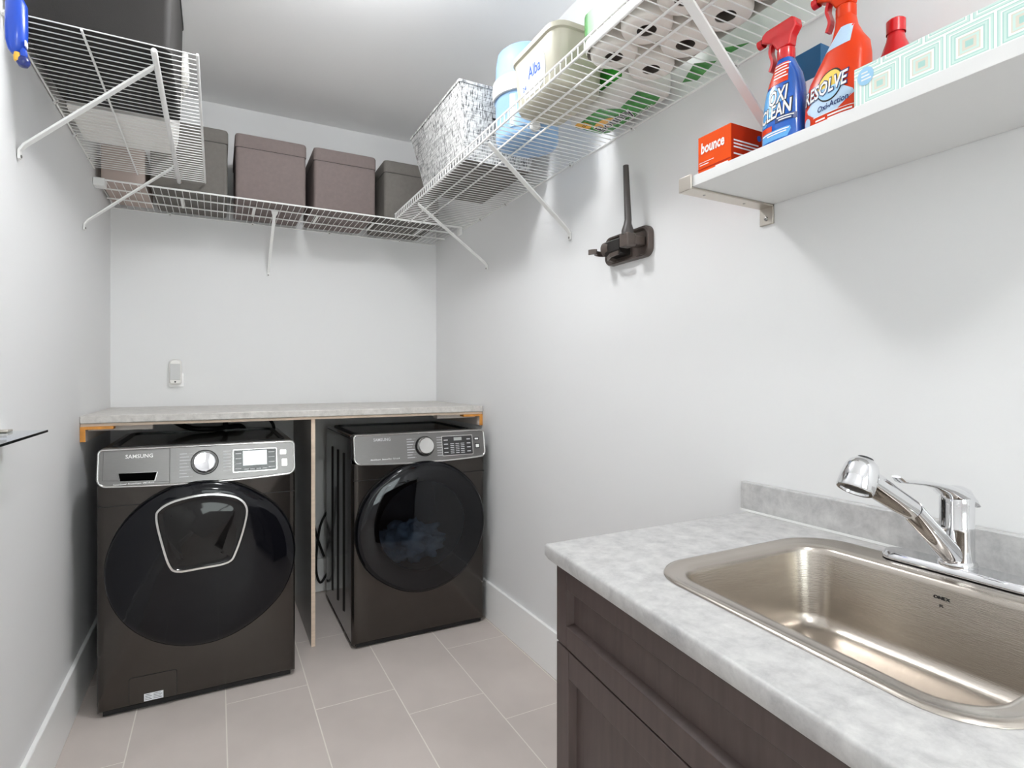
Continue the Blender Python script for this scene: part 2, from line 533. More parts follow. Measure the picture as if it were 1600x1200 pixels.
# ------------------------------------------------------------------ washing machine and dryer
def machine(name, label, cx, yf, w, depth, door_c, door_r, handle, washer):
    x0, x1 = cx - w / 2, cx + w / 2
    zt = 0.985
    zp = 0.868
    t = thing(name, label, 'washing machine' if washer else 'dryer', (cx, yf, 0.0))
    # cabinet shell, open to the front
    c = MB()
    for a, b in ((x0, x0 + 0.004), (x1 - 0.004, x1)):
        c.box(a, b, yf + 0.03, yf + depth, 0.02, zt)
    c.box(x0, x1, yf + depth - 0.004, yf + depth, 0.02, zt)
    c.box(x0, x1, yf + 0.03, yf + depth, 0.02, 0.03)
    c.build('cabinet', 'black_side', t, bevel=0.003)
    for k in range(3):
        yy = yf + depth * (0.28 + 0.22 * k)
        for s in (-1, 1):
            xx = x0 if s < 0 else x1
            MB().loft([[(xx, yy - 0.02, z), (xx + s * 0.006, yy, z), (xx, yy + 0.02, z)] for z in (0.12, 0.16, 0.86, 0.9)]).build('side_rib', 'black_side', t)
    # top lid: raised rim and recessed tray
    tp = MB().box(x0, x1, yf + 0.06, yf + depth, zt, zt + 0.012)
    top = tp.build('top_lid', 'black_side', t, bevel=0.005)
    oo = [(x, y, zt + 0.012) for x, y in rr(x0 + 0.03, x1 - 0.03, yf + 0.11, yf + depth - 0.03, 0.05)]
    ii = [(x, y, zt + 0.012) for x, y in rr(x0 + 0.045, x1 - 0.045, yf + 0.125, yf + depth - 0.045, 0.04)]
    MB().ring(oo, ii, (0, 0, 0.006)).build('tray_rim', 'black_plastic', top)
    # front sheet with a round opening
    dcx, dcz = door_c
    hole = door_r * 0.8
    N = 96
    def rect(inset, y):
        out = []
        a, b, lo, hi = x0 + inset, x1 - inset, 0.018 + inset, zp
        for k in range(N):
            q = 2 * PI * k / N
            dx, dz = math.cos(q), math.sin(q)
            s_ = 1e9
            if dx > 1e-9: s_ = min(s_, (b - dcx) / dx)
            if dx < -1e-9: s_ = min(s_, (a - dcx) / dx)
            if dz > 1e-9: s_ = min(s_, (hi - dcz) / dz)
            if dz < -1e-9: s_ = min(s_, (lo - dcz) / dz)
            out.append((dcx + dx * s_, y, dcz + dz * s_))
        # snap nearest points to the corners
        for X in (a, b):
            for Z in (lo, hi):
                j = min(range(N), key=lambda i: (out[i][0] - X) ** 2 + (out[i][2] - Z) ** 2)
                out[j] = (X, y, Z)
        return out
    circ = lambda r, y: [(dcx + r * math.cos(2 * PI * k / N), y, dcz + r * math.sin(2 * PI * k / N)) for k in range(N)]
    R = 0.028
    rings = [circ(hole, yf + 0.03), circ(hole, yf)]
    rings += [rect(R - R * math.sin(q), yf + R - R * math.cos(q)) for q in (0, PI / 8, PI / 4, 3 * PI / 8, PI / 2)]
    MB().loft(rings, False, False).build('front_panel', 'black_steel', t, True, angle=50)
    MB().box(x0 + 0.006, x1 - 0.006, yf - 0.0008, yf + 0.004, 0.7895, 0.7925).build('panel_seam', 'black_plastic', t)
    MB().box(x0 + 0.02, x1 - 0.02, yf + 0.012, yf + 0.05, 0.008, 0.024).build('toe_strip', 'rubber', t)
    for fxp in (x0 + 0.06, x1 - 0.06):
        for fyp in (yf + 0.07, yf + depth - 0.07):
            MB().lathe((fxp, fyp, 0), (0, 0, 1), [(0.022, 0), (0.022, 0.012), (0.012, 0.014), (0.012, 0.024)], 14, True, True).build('foot', 'rubber', t)
    # drum behind the opening
    MB().lathe((dcx, yf + 0.031, dcz), (0, 1, 0), [(hole * 0.99, 0), (hole * 0.97, 0.05), (0.255, 0.06), (0.255, 0.5), (0.0, 0.52)], 48).build('drum', 'drum', t, True)
    # fascia: sheared back towards the top
    def F(x, z, d=0.0):
        return (x, yf - 0.02 + 0.2 * (z - zp) - d, z)
    ol = []
    for x, z in rr(x0 + 0.004, x1 - 0.004, zp, 1.006, (0.018, 0.018, 0.03, 0.03), 6):
        ol.append((x, z))
    dense = []
    for i in range(len(ol)):
        a, b = Vector(ol[i]), Vector(ol[(i + 1) % len(ol)])
        k = max(1, int((b - a).length / 0.03))
        dense += [a.lerp(b, q / k) for q in range(k)]
    def bow(p):
        s_ = (p[0] - cx) / (w / 2)
        k = max(0, min(1, (1.0 - p[1]) / 0.13))
        return Vector((p[0], p[1] - 0.012 * (1 - s_ * s_) * k))
    ol = [bow(p) for p in dense]
    i1 = inset2(ol, 0.006)
    i2 = inset2(ol, 0.009)
    bd = MB().loft([[F(p[0], p[1], -0.05) for p in ol], [F(p[0], p[1], 0.0) for p in ol]], False, True)
    cp = bd.build('control_panel', 'fascia', t, True)
    MB().loft([[F(p[0], p[1], -0.012) for p in ol], [F(p[0], p[1], 0.003) for p in inset2(ol, 0.0015)], [F(p[0], p[1], 0.0042) for p in inset2(ol, 0.004)], [F(p[0], p[1], 0.003) for p in i1], [F(p[0], p[1], -0.001) for p in i2]], False, False).build('bezel', 'bezel', cp, True, angle=60)
    G = lambda d: (lambda x, z: F(x, z, d))
    L = 1.0
    if washer:
        dr = MB(); quad(dr, G(0.0012), -1.441, -1.4395, 0.866, 0.999, 1, 1)
        MB().loft([[F(p[0], p[1], 0.001) for p in ((-1.6535, 0.892), (-1.44, 0.872), (-1.44, 0.996), (-1.6535, 0.996))], [F(p[0], p[1], 0.0022) for p in ((-1.652, 0.893), (-1.4415, 0.873), (-1.4415, 0.995), (-1.652, 0.995))]]).build('detergent_drawer', 'fascia', t)
        dh = [c_ for c_ in t.children if c_.name.startswith('detergent_drawer')][0]
        dr.build('drawer_seam', 'black_plastic', dh)
        hp = [F(x, z, 0.0028) for x, z in ((-1.598, 0.886), (-1.49, 0.881), (-1.482, 0.912), (-1.604, 0.915))]
        MB().prism(hp, (0, 0.001, 0)).build('handle_slot', 'slot_shade', dh)  # flat plate, the depth of the grip only painted as shade
        hp2 = [Vector((p[0], p[1] + 0.0006, p[2])) for p in hp]
        cc = sum(hp2, Vector()) / 4
        MB().ring([cc + (p - cc) * 1.06 + Vector((0, 0, 0)) for p in hp2], hp2, (0, -0.001, 0)).build('slot_trim', 'bezel', dh)
        s = MB(); put_text(s, 'SAMSUNG', G(0.0028), -1.54, 0.968, 0.088, 0.020, 0, 0.012); s.build('lettering', 'print_white', dh)
        s = MB(); put_text(s, 'SuperSpeed  PowerFoam  VRT PLUS', G(0.0028), -1.555, 0.872, 0.13, 0.0085, 0.2, 0.01); s.build('small_lettering', 'print_white', dh)
        dial = (-1.321, 0.937)
        tl = [(-1.408, 0.972 - 0.0125 * k, 0.026 + 0.006 * ((k * 7) % 3)) for k in range(8)]
        tr_ = [(-1.262, 0.974 - 0.0125 * k, 0.028) for k in range(7)]
        disp = (-1.218, -1.058, 0.892, 0.977)
        btn = ((-1.043, -1.019, 0.951, 0.970), (-1.037, -1.016, 0.903, 0.932))
    else:
        s = MB(); put_text(s, 'SAMSUNG', G(0.0012), -0.582, 0.972, 0.082, 0.019, 0, 0.012); s.build('lettering', 'print_grey', cp)
        s = MB(); put_text(s, 'MultiSteam  SensorDry  7.5 cu.ft', G(0.0012), -0.57, 0.884, 0.14, 0.009, 0.2, 0.01); s.build('small_lettering', 'print_white', cp)
        dial = (-0.372, 0.936)
        tl = [(-0.462, 0.972 - 0.0125 * k, 0.026 + 0.006 * ((k * 5) % 3)) for k in range(8)]
        tr_ = [(-0.315, 0.974 - 0.0125 * k, 0.028) for k in range(8)]
        disp = (-0.28, -0.118, 0.886, 0.978)
        btn = ((-0.107, -0.08, 0.952, 0.968), (-0.104, -0.078, 0.912, 0.936))
    s = MB()
    for (bx, bz, bl) in tl:
        quad(s, G(0.0012), bx, bx + bl, bz, bz + 0.0035)
        quad(s, G(0.0012), bx + bl + 0.003, bx + 0.045, bz + 0.0013, bz + 0.002)
    for (bx, bz, bl) in tr_:
        quad(s, G(0.0012), bx + 0.006, bx + 0.006 + bl, bz, bz + 0.003)
    s.build('program_lettering', 'print_grey', cp)
    kn = MB().lathe(F(dial[0], dial[1], 0), (0, -1, 0.2), [(0.049, 0.0), (0.049, 0.006), (0.046, 0.01)], 48, False, False).build('dial_ring', 'black_plastic', cp, True)
    MB().lathe(F(dial[0], dial[1], 0), (0, -1, 0.2), [(0.0435, 0.004), (0.0435, 0.012), (0.041, 0.028), (0.036, 0.033), (0.02, 0.0315), (0, 0.031)], 48).build('dial', 'chrome' if washer else 'bezel', t, True, angle=40)
    d0, d1, z0, z1 = disp
    s = MB().prism([F(x, z, 0.0) for x, z in rr(d0, d1, z0, z1, 0.004, 3)], (0, -0.0022, 0))
    sc = s.build('display', 'screen_dark', t)
    q = rr(d0, d1, z0, z1, 0.004, 3)
    MB().ring([F(x, z, 0.0) for x, z in [(a + (0.003 if a > (d0 + d1) / 2 else -0.003), b + (0.003 if b > (z0 + z1) / 2 else -0.003)) for a, b in q]], [F(x, z, 0) for x, z in q], (0, -0.003, 0)).build('display_frame', 'bezel', sc)
    s = MB()
    D = G(0.0026)
    if washer:
        quad(s, D, d0 + 0.034, d1 - 0.036, z0 + 0.022, z1 - 0.004)
        s.build('screen', 'screen_glare', sc)  # bright patch painted as the lamp's reflection in the dark display
        s = MB()
        for k in range(4):
            quad(s, D, d0 + 0.006, d0 + 0.028, z0 + 0.01 + 0.02 * k, z0 + 0.013 + 0.02 * k)
            quad(s, D, d1 - 0.03, d1 - 0.006, z0 + 0.01 + 0.02 * k, z0 + 0.013 + 0.02 * k)
        for k in range(4):
            quad(s, D, d0 + 0.038 + k * 0.023, d0 + 0.055 + k * 0.023, z0 + 0.006, z0 + 0.009)
    else:
        quad(s, D, d0 + 0.062, d0 + 0.105, z1 - 0.022, z1 - 0.006)
        s.build('screen', 'screen_grey', sc)
        s = MB()
        for k in range(4):
            quad(s, D, d0 + 0.008, d0 + 0.03, z0 + 0.012 + 0.02 * k, z0 + 0.016 + 0.02 * k)
            quad(s, D, d1 - 0.03, d1 - 0.01, z0 + 0.012 + 0.02 * k, z0 + 0.017 + 0.02 * k)
        for k in range(6):
            for j in range(3):
                quad(s, D, d0 + 0.042 + j * 0.028, d0 + 0.062 + j * 0.028, z0 + 0.008 + 0.009 * k, z0 + 0.0115 + 0.009 * k)
    s.build('screen_lettering', 'print_grey', sc)
    for b in btn:
        MB().prism([F(x, z, 0) for x, z in rr(b[0], b[1], b[2], b[3], 0.003, 3)], (0, -0.004, 0)).build('button', 'bezel' if washer else 'screen_dark', t)
        if not washer:
            s = MB(); quad(s, G(0.0045), b[0] + 0.004, b[1] - 0.004, b[2] + 0.004, b[3] - 0.004); s.build('button_symbol', 'print_white', t)
    # door
    hx = handle
    def egg(p):
        dx, dz = p.x - dcx, p.z - dcz
        rr_ = math.hypot(dx, dz)
        if rr_ < 1e-4: return p
        k = max(0.0, hx * dx / rr_ - 0.55) / 0.45
        e = 1 + 0.055 * min(1, k * 1.6) * (rr_ / door_r) ** 3
        return Vector((dcx + dx * e, p.y, p.z))
    r = door_r
    MB().lathe((dcx, yf, dcz), (0, -1, 0), [(r * 0.9, 0.0), (r * 1.0, 0.004), (r * 1.012, 0.014), (r * 1.005, 0.028)], 80, fx=egg).build('door_gasket', 'rubber', t, True)
    if washer:
        prof = [(r * 1.0, 0.024), (r * 1.0, 0.036), (r * 0.975, 0.046), (r * 0.9, 0.054), (r * 0.75, 0.061), (r * 0.5, 0.066), (r * 0.25, 0.068), (0, 0.069)]
        dm = MB().lathe((dcx, yf, dcz), (0, -1, 0), prof, 80, fx=egg).build('door', 'door_navy', t, True, angle=60)
        a2 = [(-1.486, 0.742), (-1.474, 0.781), (-1.416, 0.811), (-1.309, 0.825), (-1.212, 0.805), (-1.169, 0.761), (-1.171, 0.697), (-1.204, 0.586), (-1.236, 0.541), (-1.331, 0.532), (-1.412, 0.531), (-1.443, 0.56), (-1.468, 0.648)]
        a2 = [(q_.x, q_.y) for q_ in catmull(list(reversed(a2)), 5)]
        yb = lambda x, z: yf - 0.0555 - 0.0145 * (1 - ((x - dcx) ** 2 + (z - dcz) ** 2) / (0.3 * 0.3))
        mp3 = lambda P, d: [(p[0], yb(p[0], p[1]) - d, p[1]) for p in P]
        in1 = inset2(a2, 0.013)
        MB().loft([mp3(a2, -0.006), mp3(a2, 0.006), mp3(inset2(a2, 0.003), 0.011), mp3(inset2(a2, 0.010), 0.011), mp3(in1, 0.002)], False, False).build('hatch_ring', 'bezel', dm, True, angle=50)
        in2, in3 = inset2(a2, 0.03), inset2(a2, 0.055)
        MB().loft([mp3(in1, 0.003), mp3(in2, 0.0), mp3(in3, 0.004)], False, True).build('hatch_window', 'add_glass', dm, True, angle=70)
    else:
        dm = MB().lathe((dcx, yf, dcz), (0, -1, 0), [(r * 1.0, 0.024), (r * 1.0, 0.036), (r * 0.975, 0.046), (r * 0.95, 0.048), (r * 0.94, 0.04), (r * 0.92, 0.034), (r * 0.74, 0.036), (r * 0.70, 0.03), (r * 0.68, 0.004)], 80, fx=egg).build('door', 'door_navy', t, True, angle=60)
        MB().lathe((dcx, yf, dcz), (0, -1, 0), [(r * 0.955, 0.047), (r * 0.9, 0.054), (r * 0.75, 0.061), (r * 0.5, 0.066), (r * 0.25, 0.068), (0, 0.069)], 80, fx=egg).build('door_glass', 'smoked_glass', dm, True, angle=70)
    if washer:
        fc = MB().prism([(x, yf - 0.0006, z) for x, z in rr(-1.574, -1.416, 0.034, 0.135, 0.008, 4)], (0, 0.002, 0)).build('filter_cover', 'black_plastic', t)
        MB().prism([(x, yf - 0.0022, z) for x, z in rr(-1.572, -1.418, 0.034, 0.133, 0.008, 4)], (0, 0.002, 0)).build('cover_plate', 'black_steel', fc)
        MB().box(-1.525, -1.462, yf - 0.003, yf - 0.002, 0.036, 0.064).build('rating_sticker', 'sticker', t)
        s = MB()
        for k in range(4):
            s.box(-1.521, -1.50 - 0.004 * (k % 2), yf - 0.0034, yf - 0.003, 0.041 + 0.006 * k, 0.0425 + 0.006 * k)
            s.box(-1.494, -1.466 - 0.005 * (k % 2), yf - 0.0034, yf - 0.003, 0.041 + 0.006 * k, 0.0425 + 0.006 * k)
        s.build('sticker_lettering', 'print_black', t)
        for pts in ([(-1.5, -0.02, 1.07), (-1.5, -0.10, 1.075), (-1.46, -0.2, 1.045), (-1.38, -0.26, 1.018), (-1.28, -0.24, 1.012), (-1.22, -0.12, 1.0), (-1.2, -0.06, 0.9)],
                    [(-1.25, -0.02, 1.07), (-1.25, -0.1, 1.07), (-1.24, -0.17, 1.04), (-1.23, -0.2, 1.016), (-1.16, -0.14, 1.01), (-1.12, -0.06, 0.92)],
                    [(-1.02, -0.02, 1.06), (-1.03, -0.1, 1.05), (-1.0, -0.15, 1.0), (-0.985, -0.09, 0.8), (-0.985, -0.07, 0.3)]):
            MB().tube([q_ for q_ in catmull3(pts)], 0.013 if pts[0][0] < -1.1 else 0.008, 10).build('hose', 'rubber', t, True)
    else:
        for pts in ([(-0.68, -0.03, 0.5), (-0.735, -0.06, 0.42), (-0.76, -0.08, 0.3), (-0.77, -0.1, 0.16), (-0.745, -0.09, 0.08), (-0.7, -0.06, 0.12)],
                    [(-0.80, -0.03, 0.62), (-0.79, -0.05, 0.5), (-0.765, -0.07, 0.36), (-0.72, -0.06, 0.22)]):
            MB().tube(catmull3(pts), 0.007, 8).build('power_cord', 'rubber', t, True)
    return t

def catmull3(pts, k=6):
    P = [Vector(p) for p in pts]; P = [P[0] * 2 - P[1]] + P + [P[-1] * 2 - P[-2]]
    out = []
    for i in range(1, len(P) - 2):
        p0, p1, p2, p3 = P[i - 1:i + 3]
        for q in range(k):
            t = q / k
            out.append(0.5 * ((2 * p1) + (-p0 + p2) * t + (2 * p0 - 5 * p1 + 4 * p2 - p3) * t * t + (-p0 + 3 * p1 - 3 * p2 + p3) * t ** 3))
    return out + [P[-2]]

machine('washing_machine', 'black steel front-loading washer with a chrome-ringed hatch in its round door',
        -1.328, -0.95, 0.696, 0.80, (-1.325, 0.545), 0.32, 1, True)
machine('clothes_dryer', 'black steel front-loading dryer with smoked glass door beside the bare wall',
        -0.381, -0.85, 0.68, 0.70, (-0.379, 0.548), 0.316, -1, False)

# crumpled laundry in the dryer drum
lm = MB()
nu, nv = 40, 20
vs = []
for j in range(nv + 1):
    for i in range(nu):
        a = 2 * PI * i / nu; b = PI * j / nv
        r_ = 1 + 0.16 * math.sin(5 * a + 3 * math.sin(3 * b)) + 0.14 * math.sin(7 * b + 2 * math.cos(4 * a)) + 0.08 * math.sin(11 * a - 6 * b)
        vs.append((-0.37 + 0.17 * r_ * math.sin(b) * math.cos(a), -0.60 + 0.15 * r_ * math.sin(b) * math.sin(a), 0.405 + 0.085 * r_ * math.cos(b)))
fs = [(j * nu + i, j * nu + (i + 1) % nu, (j + 1) * nu + (i + 1) % nu, (j + 1) * nu + i) for j in range(nv) for i in range(nu)]
lm.add(vs, fs)
tag(lm.build('laundry', 'cloth_blue', smooth=True, angle=80), 'crumpled blue cloth lying in the dryer drum behind the glass', 'laundry')

# ------------------------------------------------------------------ laundry counter
DC = 0.74
t = thing('laundry_counter', 'pale grey laminate counter spanning wall to wall over the two machines', 'counter', (-W / 2, -DC / 2, 0))
MB().box(-W + 0.001, -0.001, -DC, -0.001, CT - 0.032, CT).build('counter_slab', 'laminate_pale', t, bevel=0.004)
MB().box(-W + 0.002, -0.002, -DC + 0.012, -0.002, CT - 0.044, CT - 0.0325).build('underlay', 'laminate_edge_wood', t)
MB().box(-0.884, -0.866, -0.715, -0.02, 0.001, CT - 0.0445).build('divider_panel', 'panel_grey', t)
MB().box(-0.884, -0.866, -0.717, -0.7152, 0.001, CT - 0.0445).build('edge_band', 'laminate_edge_wood', t)
for s, x in ((1, -W + 0.001), (-1, -0.001)):
    MB().box(x, x + s * 0.018, -DC + 0.01, -0.02, CT - 0.105, CT - 0.0445).build('wall_batten', 'cleat_white', t)
    MB().box(x, x + s * 0.018, -DC + 0.008, -DC + 0.0098, CT - 0.105, CT - 0.0445).build('batten_end', 'raw_wood', t)
    MB().box(x + s * 0.0182, x + s * 0.11, -DC + 0.008, -DC + 0.06, CT - 0.056, CT - 0.0445).build('filler_strip', 'raw_wood', t)
    MB().box(x + s * 0.0182, x + s * 0.24, -DC + 0.065, -DC + 0.13, CT - 0.066, CT - 0.0445).build('painted_cleat', 'cleat_white', t)

# plug-in night light above the counter
t = thing('night_light', 'small white plug-in night light on the back wall above the counter', 'night light', (-1.474, 0, 1.23))
MB().loft([[(x, 0, z) for x, z in rr(-1.505, -1.436, 1.224, 1.30, 0.006)], [(x, -0.005, z) for x, z in rr(-1.503, -1.438, 1.226, 1.298, 0.006)]]).build('wall_plate', 'trim_paint', t, True)
MB().loft([[(x, -0.005, z) for x, z in rr(-1.502, -1.446, 1.238, 1.372, (0.02, 0.02, 0.012, 0.012))], [(x, -0.035, z) for x, z in rr(-1.502, -1.446, 1.238, 1.372, (0.02, 0.02, 0.012, 0.012))], [(x, -0.045, z) for x, z in rr(-1.496, -1.452, 1.244, 1.366, (0.018, 0.018, 0.01, 0.01))]]).build('light_body', 'white_plastic', t, True)
MB().box(-1.497, -1.451, -0.0475, -0.045, 1.262, 1.348).build('diffuser', 'night_grey', t, bevel=0.002)
MB().lathe((-1.474, -0.045, 1.252), (0, -1, 0), [(0.004, 0), (0.004, 0.003), (0, 0.003)], 12).build('light_sensor', 'print_black', t)

# ------------------------------------------------------------------ wire shelves
def wire_shelf(label, M, A, a0, a1, z, depth, rods, lip, hang, braces, clips, loc, flare_top=False, sp=0.0292):
    t = thing('wire_shelf', label, 'shelf', loc)
    wr = 0.0017
    dk = MB()
    n = int((a1 - a0) / sp)
    for k in range(n + 1):
        a = a0 + 0.005 + (a1 - a0 - 0.01) * k / n
        if lip:
            dk.tube([M(a, 0.006, z), M(a, depth - 0.004, z), M(a, depth, z + 0.004), M(a, depth, z + lip)], wr, 5)
        else:
            dk.tube([M(a, 0.006, z), M(a, depth, z)], wr, 5)
    dk.build('deck_wires', 'shelf_wire', t, True, kind='stuff')
    for d, r, dz in rods:
        MB().tube([M(a0, d, z - dz), M(a1, d, z - dz)], r, 8).build('rod', 'shelf_wire', t, True)
    if lip:
        MB().tube([M(a0, depth, z + lip), M(a1, depth, z + lip)], 0.0034, 8).build('lip_rod', 'shelf_wire', t, True)
    if hang:
        d, r, dz = hang
        MB().tube([M(a0 - 0.002, d, z - dz), M(a0 + 0.004, d, z - dz), M(a1 - 0.004, d, z - dz), M(a1, d, z - dz)], [r * 0.7, r, r, r * 0.7], 12).build('hang_rod', 'shelf_wire', t, True)
    for (af, at, fz, dt, zt) in braces:
        top = Vector(M(at, dt, zt)); foot = Vector(M(af, 0.006, fz))
        av = Vector(M(1, 0, 0)) - Vector(M(0, 0, 0))
        dv = Vector(M(0, 1, 0)) - Vector(M(0, 0, 0))
        m1 = foot.lerp(top, 0.04); m2 = foot.lerp(top, 0.93)
        wd_ = [0.018, 0.018, 0.024, 0.026, 0.024, 0.014]
        if flare_top: wd_ = [0.014, 0.014, 0.014, 0.016, 0.03, 0.034]
        b = MB().strip([foot - Vector((0, 0, 0.03)), foot - Vector((0, 0, 0.006)), m1, m2, top.lerp(m2, 0.3), top + Vector((0, 0, 0.004))], wd_, 0.006, av)
        br = b.build('brace', 'shelf_wire', t, bevel=0.0015)
        MB().lathe(foot - Vector((0, 0, 0.022)) + dv * 0.001, dv, [(0.0045, 0), (0.0045, 0.004), (0.002, 0.005), (0, 0.005)], 10).build('screw', 'screw', br)
    for a in clips:
        c = Vector(M(a, 0.0, z))
        q = MB()
        av = Vector(M(1, 0, 0)) - Vector(M(0, 0, 0)); dv = Vector(M(0, 1, 0)) - Vector(M(0, 0, 0))
        q.strip([c + dv * 0.001 + Vector((0, 0, -0.012)), c + dv * 0.006 + Vector((0, 0, -0.009)), c + dv * 0.013, c + dv * 0.006 + Vector((0, 0, 0.008))], 0.014, 0.005, av)
        cl = q.build('wall_clip', 'shelf_clip', t, bevel=0.001)
        MB().lathe(c + dv * 0.0085 + Vector((0, 0, -0.007)), dv - Vector((0, 0, 0.5)), [(0.0035, 0), (0.003, 0.003), (0, 0.003)], 8).build('screw', 'screw', cl)
    return t

ZL, ZB, ZR = 2.2, 2.15, 2.142
left = lambda a, d, z: (-W + d, a, z)
back = lambda a, d, z: (a, -d, z)
right = lambda a, d, z: (-d, a, z)
wire_shelf('white wire shelf on the left wall carrying a black bin and a white basket', left, 1, -1.66, -0.468, ZL, 0.434,
           [(0.006, 0.0034, 0.005), (0.166, 0.0034, 0.006), (0.434, 0.0042, 0.0)], 0, (0.328, 0.0085, 0.016),
           [(-1.521, -1.579, 1.90, 0.322, 2.176), (-0.674, -0.70, 1.905, 0.318, 2.176)], (-1.5, -1.14, -0.85, -0.6), (-W + 0.2, -1.07, ZL))
sb = wire_shelf('long white wire shelf on the back wall under the lidded fabric boxes', back, 0, -W + 0.012, -0.012, ZB, 0.465,
           [(0.006, 0.0034, 0.005), (0.19, 0.0036, 0.006), (0.35, 0.0036, 0.006), (0.465, 0.0042, 0.0)], 0, None,
           [(-1.018, -1.012, 1.884, 0.345, 2.138)], (-1.5, -1.1, -0.68, -0.25), (-W / 2, -0.23, ZB), True)
for a in (-1.43, -1.11, -0.80, -0.50, -0.22):
    MB().strip([back(a, 0.35, ZB - 0.01), back(a, 0.19, ZB - 0.01)], 0.012, 0.003, (1, 0, 0)).build('cross_tie', 'shelf_wire', sb)
MB().box(-W + 0.001, -W + 0.045, -0.475, -0.42, ZB - 0.03, ZB + 0.006).build('end_bracket', 'shelf_wire', sb, bevel=0.004)
MB().box(-0.02, -0.001, -0.45, -0.41, ZB - 0.035, ZB + 0.006).build('end_bracket', 'shelf_wire', sb, bevel=0.004)
wire_shelf('white wire shelf with upturned lip on the right wall, loaded with supplies', right, 1, -2.95, -0.478, ZR, 0.412,
           [(0.006, 0.0036, 0.005), (0.27, 0.0034, 0.006), (0.338, 0.0034, 0.006), (0.412, 0.0036, 0.0)], 0.031, None,
           [(-0.795, -0.822, 1.878, 0.395, 2.136), (-1.59, -1.64, 1.866, 0.395, 2.136), (-2.55, -2.59, 1.87, 0.395, 2.136)],
           (-0.72, -1.02, -1.6, -1.98, -2.42, -2.8), (-0.2, -1.7, ZR))

# ------------------------------------------------------------------ boxes on the back shelf
BZ = ZB + 0.0045
def storage_box(label, x0, x1, fabric, y0=-0.452, y1=-0.022, h=0.322, group='lidded fabric boxes on the back shelf'):
    t = thing('storage_box', label, 'storage box', ((x0 + x1) / 2, (y0 + y1) / 2, BZ), group)
    def ring(i, z, r=0.018):
        return [(x, y, z) for x, y in rr(x0 + i, x1 - i, y0 + i, y1 - i, r, 4)]
    zs = BZ + h - 0.07
    MB().loft([ring(0.006, BZ), ring(0.0035, BZ + 0.004), ring(0.0035, zs + 0.02)]).build('body', fabric, t, True)
    MB().loft([ring(0.0015, zs + 0.0015), ring(0.0005, zs + 0.003), ring(0.0005, BZ + h - 0.014), ring(0.004, BZ + h - 0.004), ring(0.012, BZ + h)]).build('lid', fabric, t, True)
    MB().loft([ring(0.0025, zs - 0.0005), ring(0.0025, zs + 0.0015)], False, False).build('lid_seam', 'print_black', t)
    return t
storage_box('grey-brown lidded fabric box half hidden behind the left wire shelf', -1.555, -1.229, 'grey_fabric')
storage_box('purplish-brown lidded fabric box, wider one above the shelf brace', -1.201, -0.868, 'taupe_fabric')
storage_box('purplish-brown lidded fabric box between the wider brown one and the grey one', -0.835, -0.508, 'taupe_fabric')
storage_box('grey lidded fabric box partly hidden behind the woven basket', -0.466, -0.14, 'grey_fabric')
tb = MB().loft([[(x, y, z) for x, y in rr(-1.74, -1.572, -0.42, -0.05, 0.012)] for z in (BZ, BZ + 0.17)])
tag(tb.build('cardboard_box', 'kraft_box', smooth=True), 'pale brown box in the back corner at the end of the long shelf', 'box')

# ------------------------------------------------------------------ things on the left shelf
LZ = ZL + 0.0045
t = thing('storage_bin', 'tall black fabric bin on the left wire shelf', 'bin', (-1.565, -1.4, LZ))
def bring(x0, x1, y0, y1, z, r=0.02):
    return [(x, y, z) for x, y in rr(x0, x1, y0, y1, r, 4)]
MB().loft([bring(-1.735, -1.395, -1.64, -1.14, LZ), bring(-1.74, -1.388, -1.645, -1.135, LZ + 0.34), bring(-1.732, -1.396, -1.637, -1.143, LZ + 0.34), bring(-1.728, -1.402, -1.632, -1.148, LZ + 0.01)]).build('bin_body', 'black_bin', t, True)
MB().ring(bring(-1.743, -1.385, -1.648, -1.132, LZ + 0.33), bring(-1.7395, -1.3885, -1.6445, -1.1355, LZ + 0.33), (0, 0, 0.012)).build('rim', 'black_plastic', t)
t = thing('laundry_basket', 'white plastic basket with an oval hand hole on the left wire shelf', 'basket', (-1.58, -0.95, LZ))
MB().loft([bring(-1.735, -1.43, -1.115, -0.775, LZ, 0.03), bring(-1.74, -1.42, -1.12, -0.765, LZ + 0.05, 0.035), bring(-1.745, -1.405, -1.128, -0.745, LZ + 0.26, 0.04), bring(-1.739, -1.411, -1.122, -0.751, LZ + 0.26, 0.036), bring(-1.73, -1.427, -1.11, -0.775, LZ + 0.012, 0.03)]).build('basket_body', 'white_plastic', t, True)
MB().loft([bring(-1.75, -1.400, -1.131, -0.74, LZ + 0.245, 0.045), bring(-1.752, -1.394, -1.1312, -0.735, LZ + 0.262, 0.045), bring(-1.744, -1.404, -1.127, -0.747, LZ + 0.266, 0.04)], False, False).build('rim', 'white_plastic', t, True)
hd = [(-1.388, -0.94 + 0.07 * math.cos(2 * PI * k / 24), LZ + 0.285 + 0.05 * math.sin(2 * PI * k / 24)) for k in range(24)]
MB().tube(hd, 0.011, 10, closed=True).build('carry_handle', 'white_plastic', t, True)
put = MB()
for k in range(9):
    a = -1.06 + 0.03 * k
    put.box(-1.70, -1.47, a - 0.002, a + 0.002, LZ - 0.0005, LZ + 0.001)
put.build('base_ribs', 'white_plastic', t)

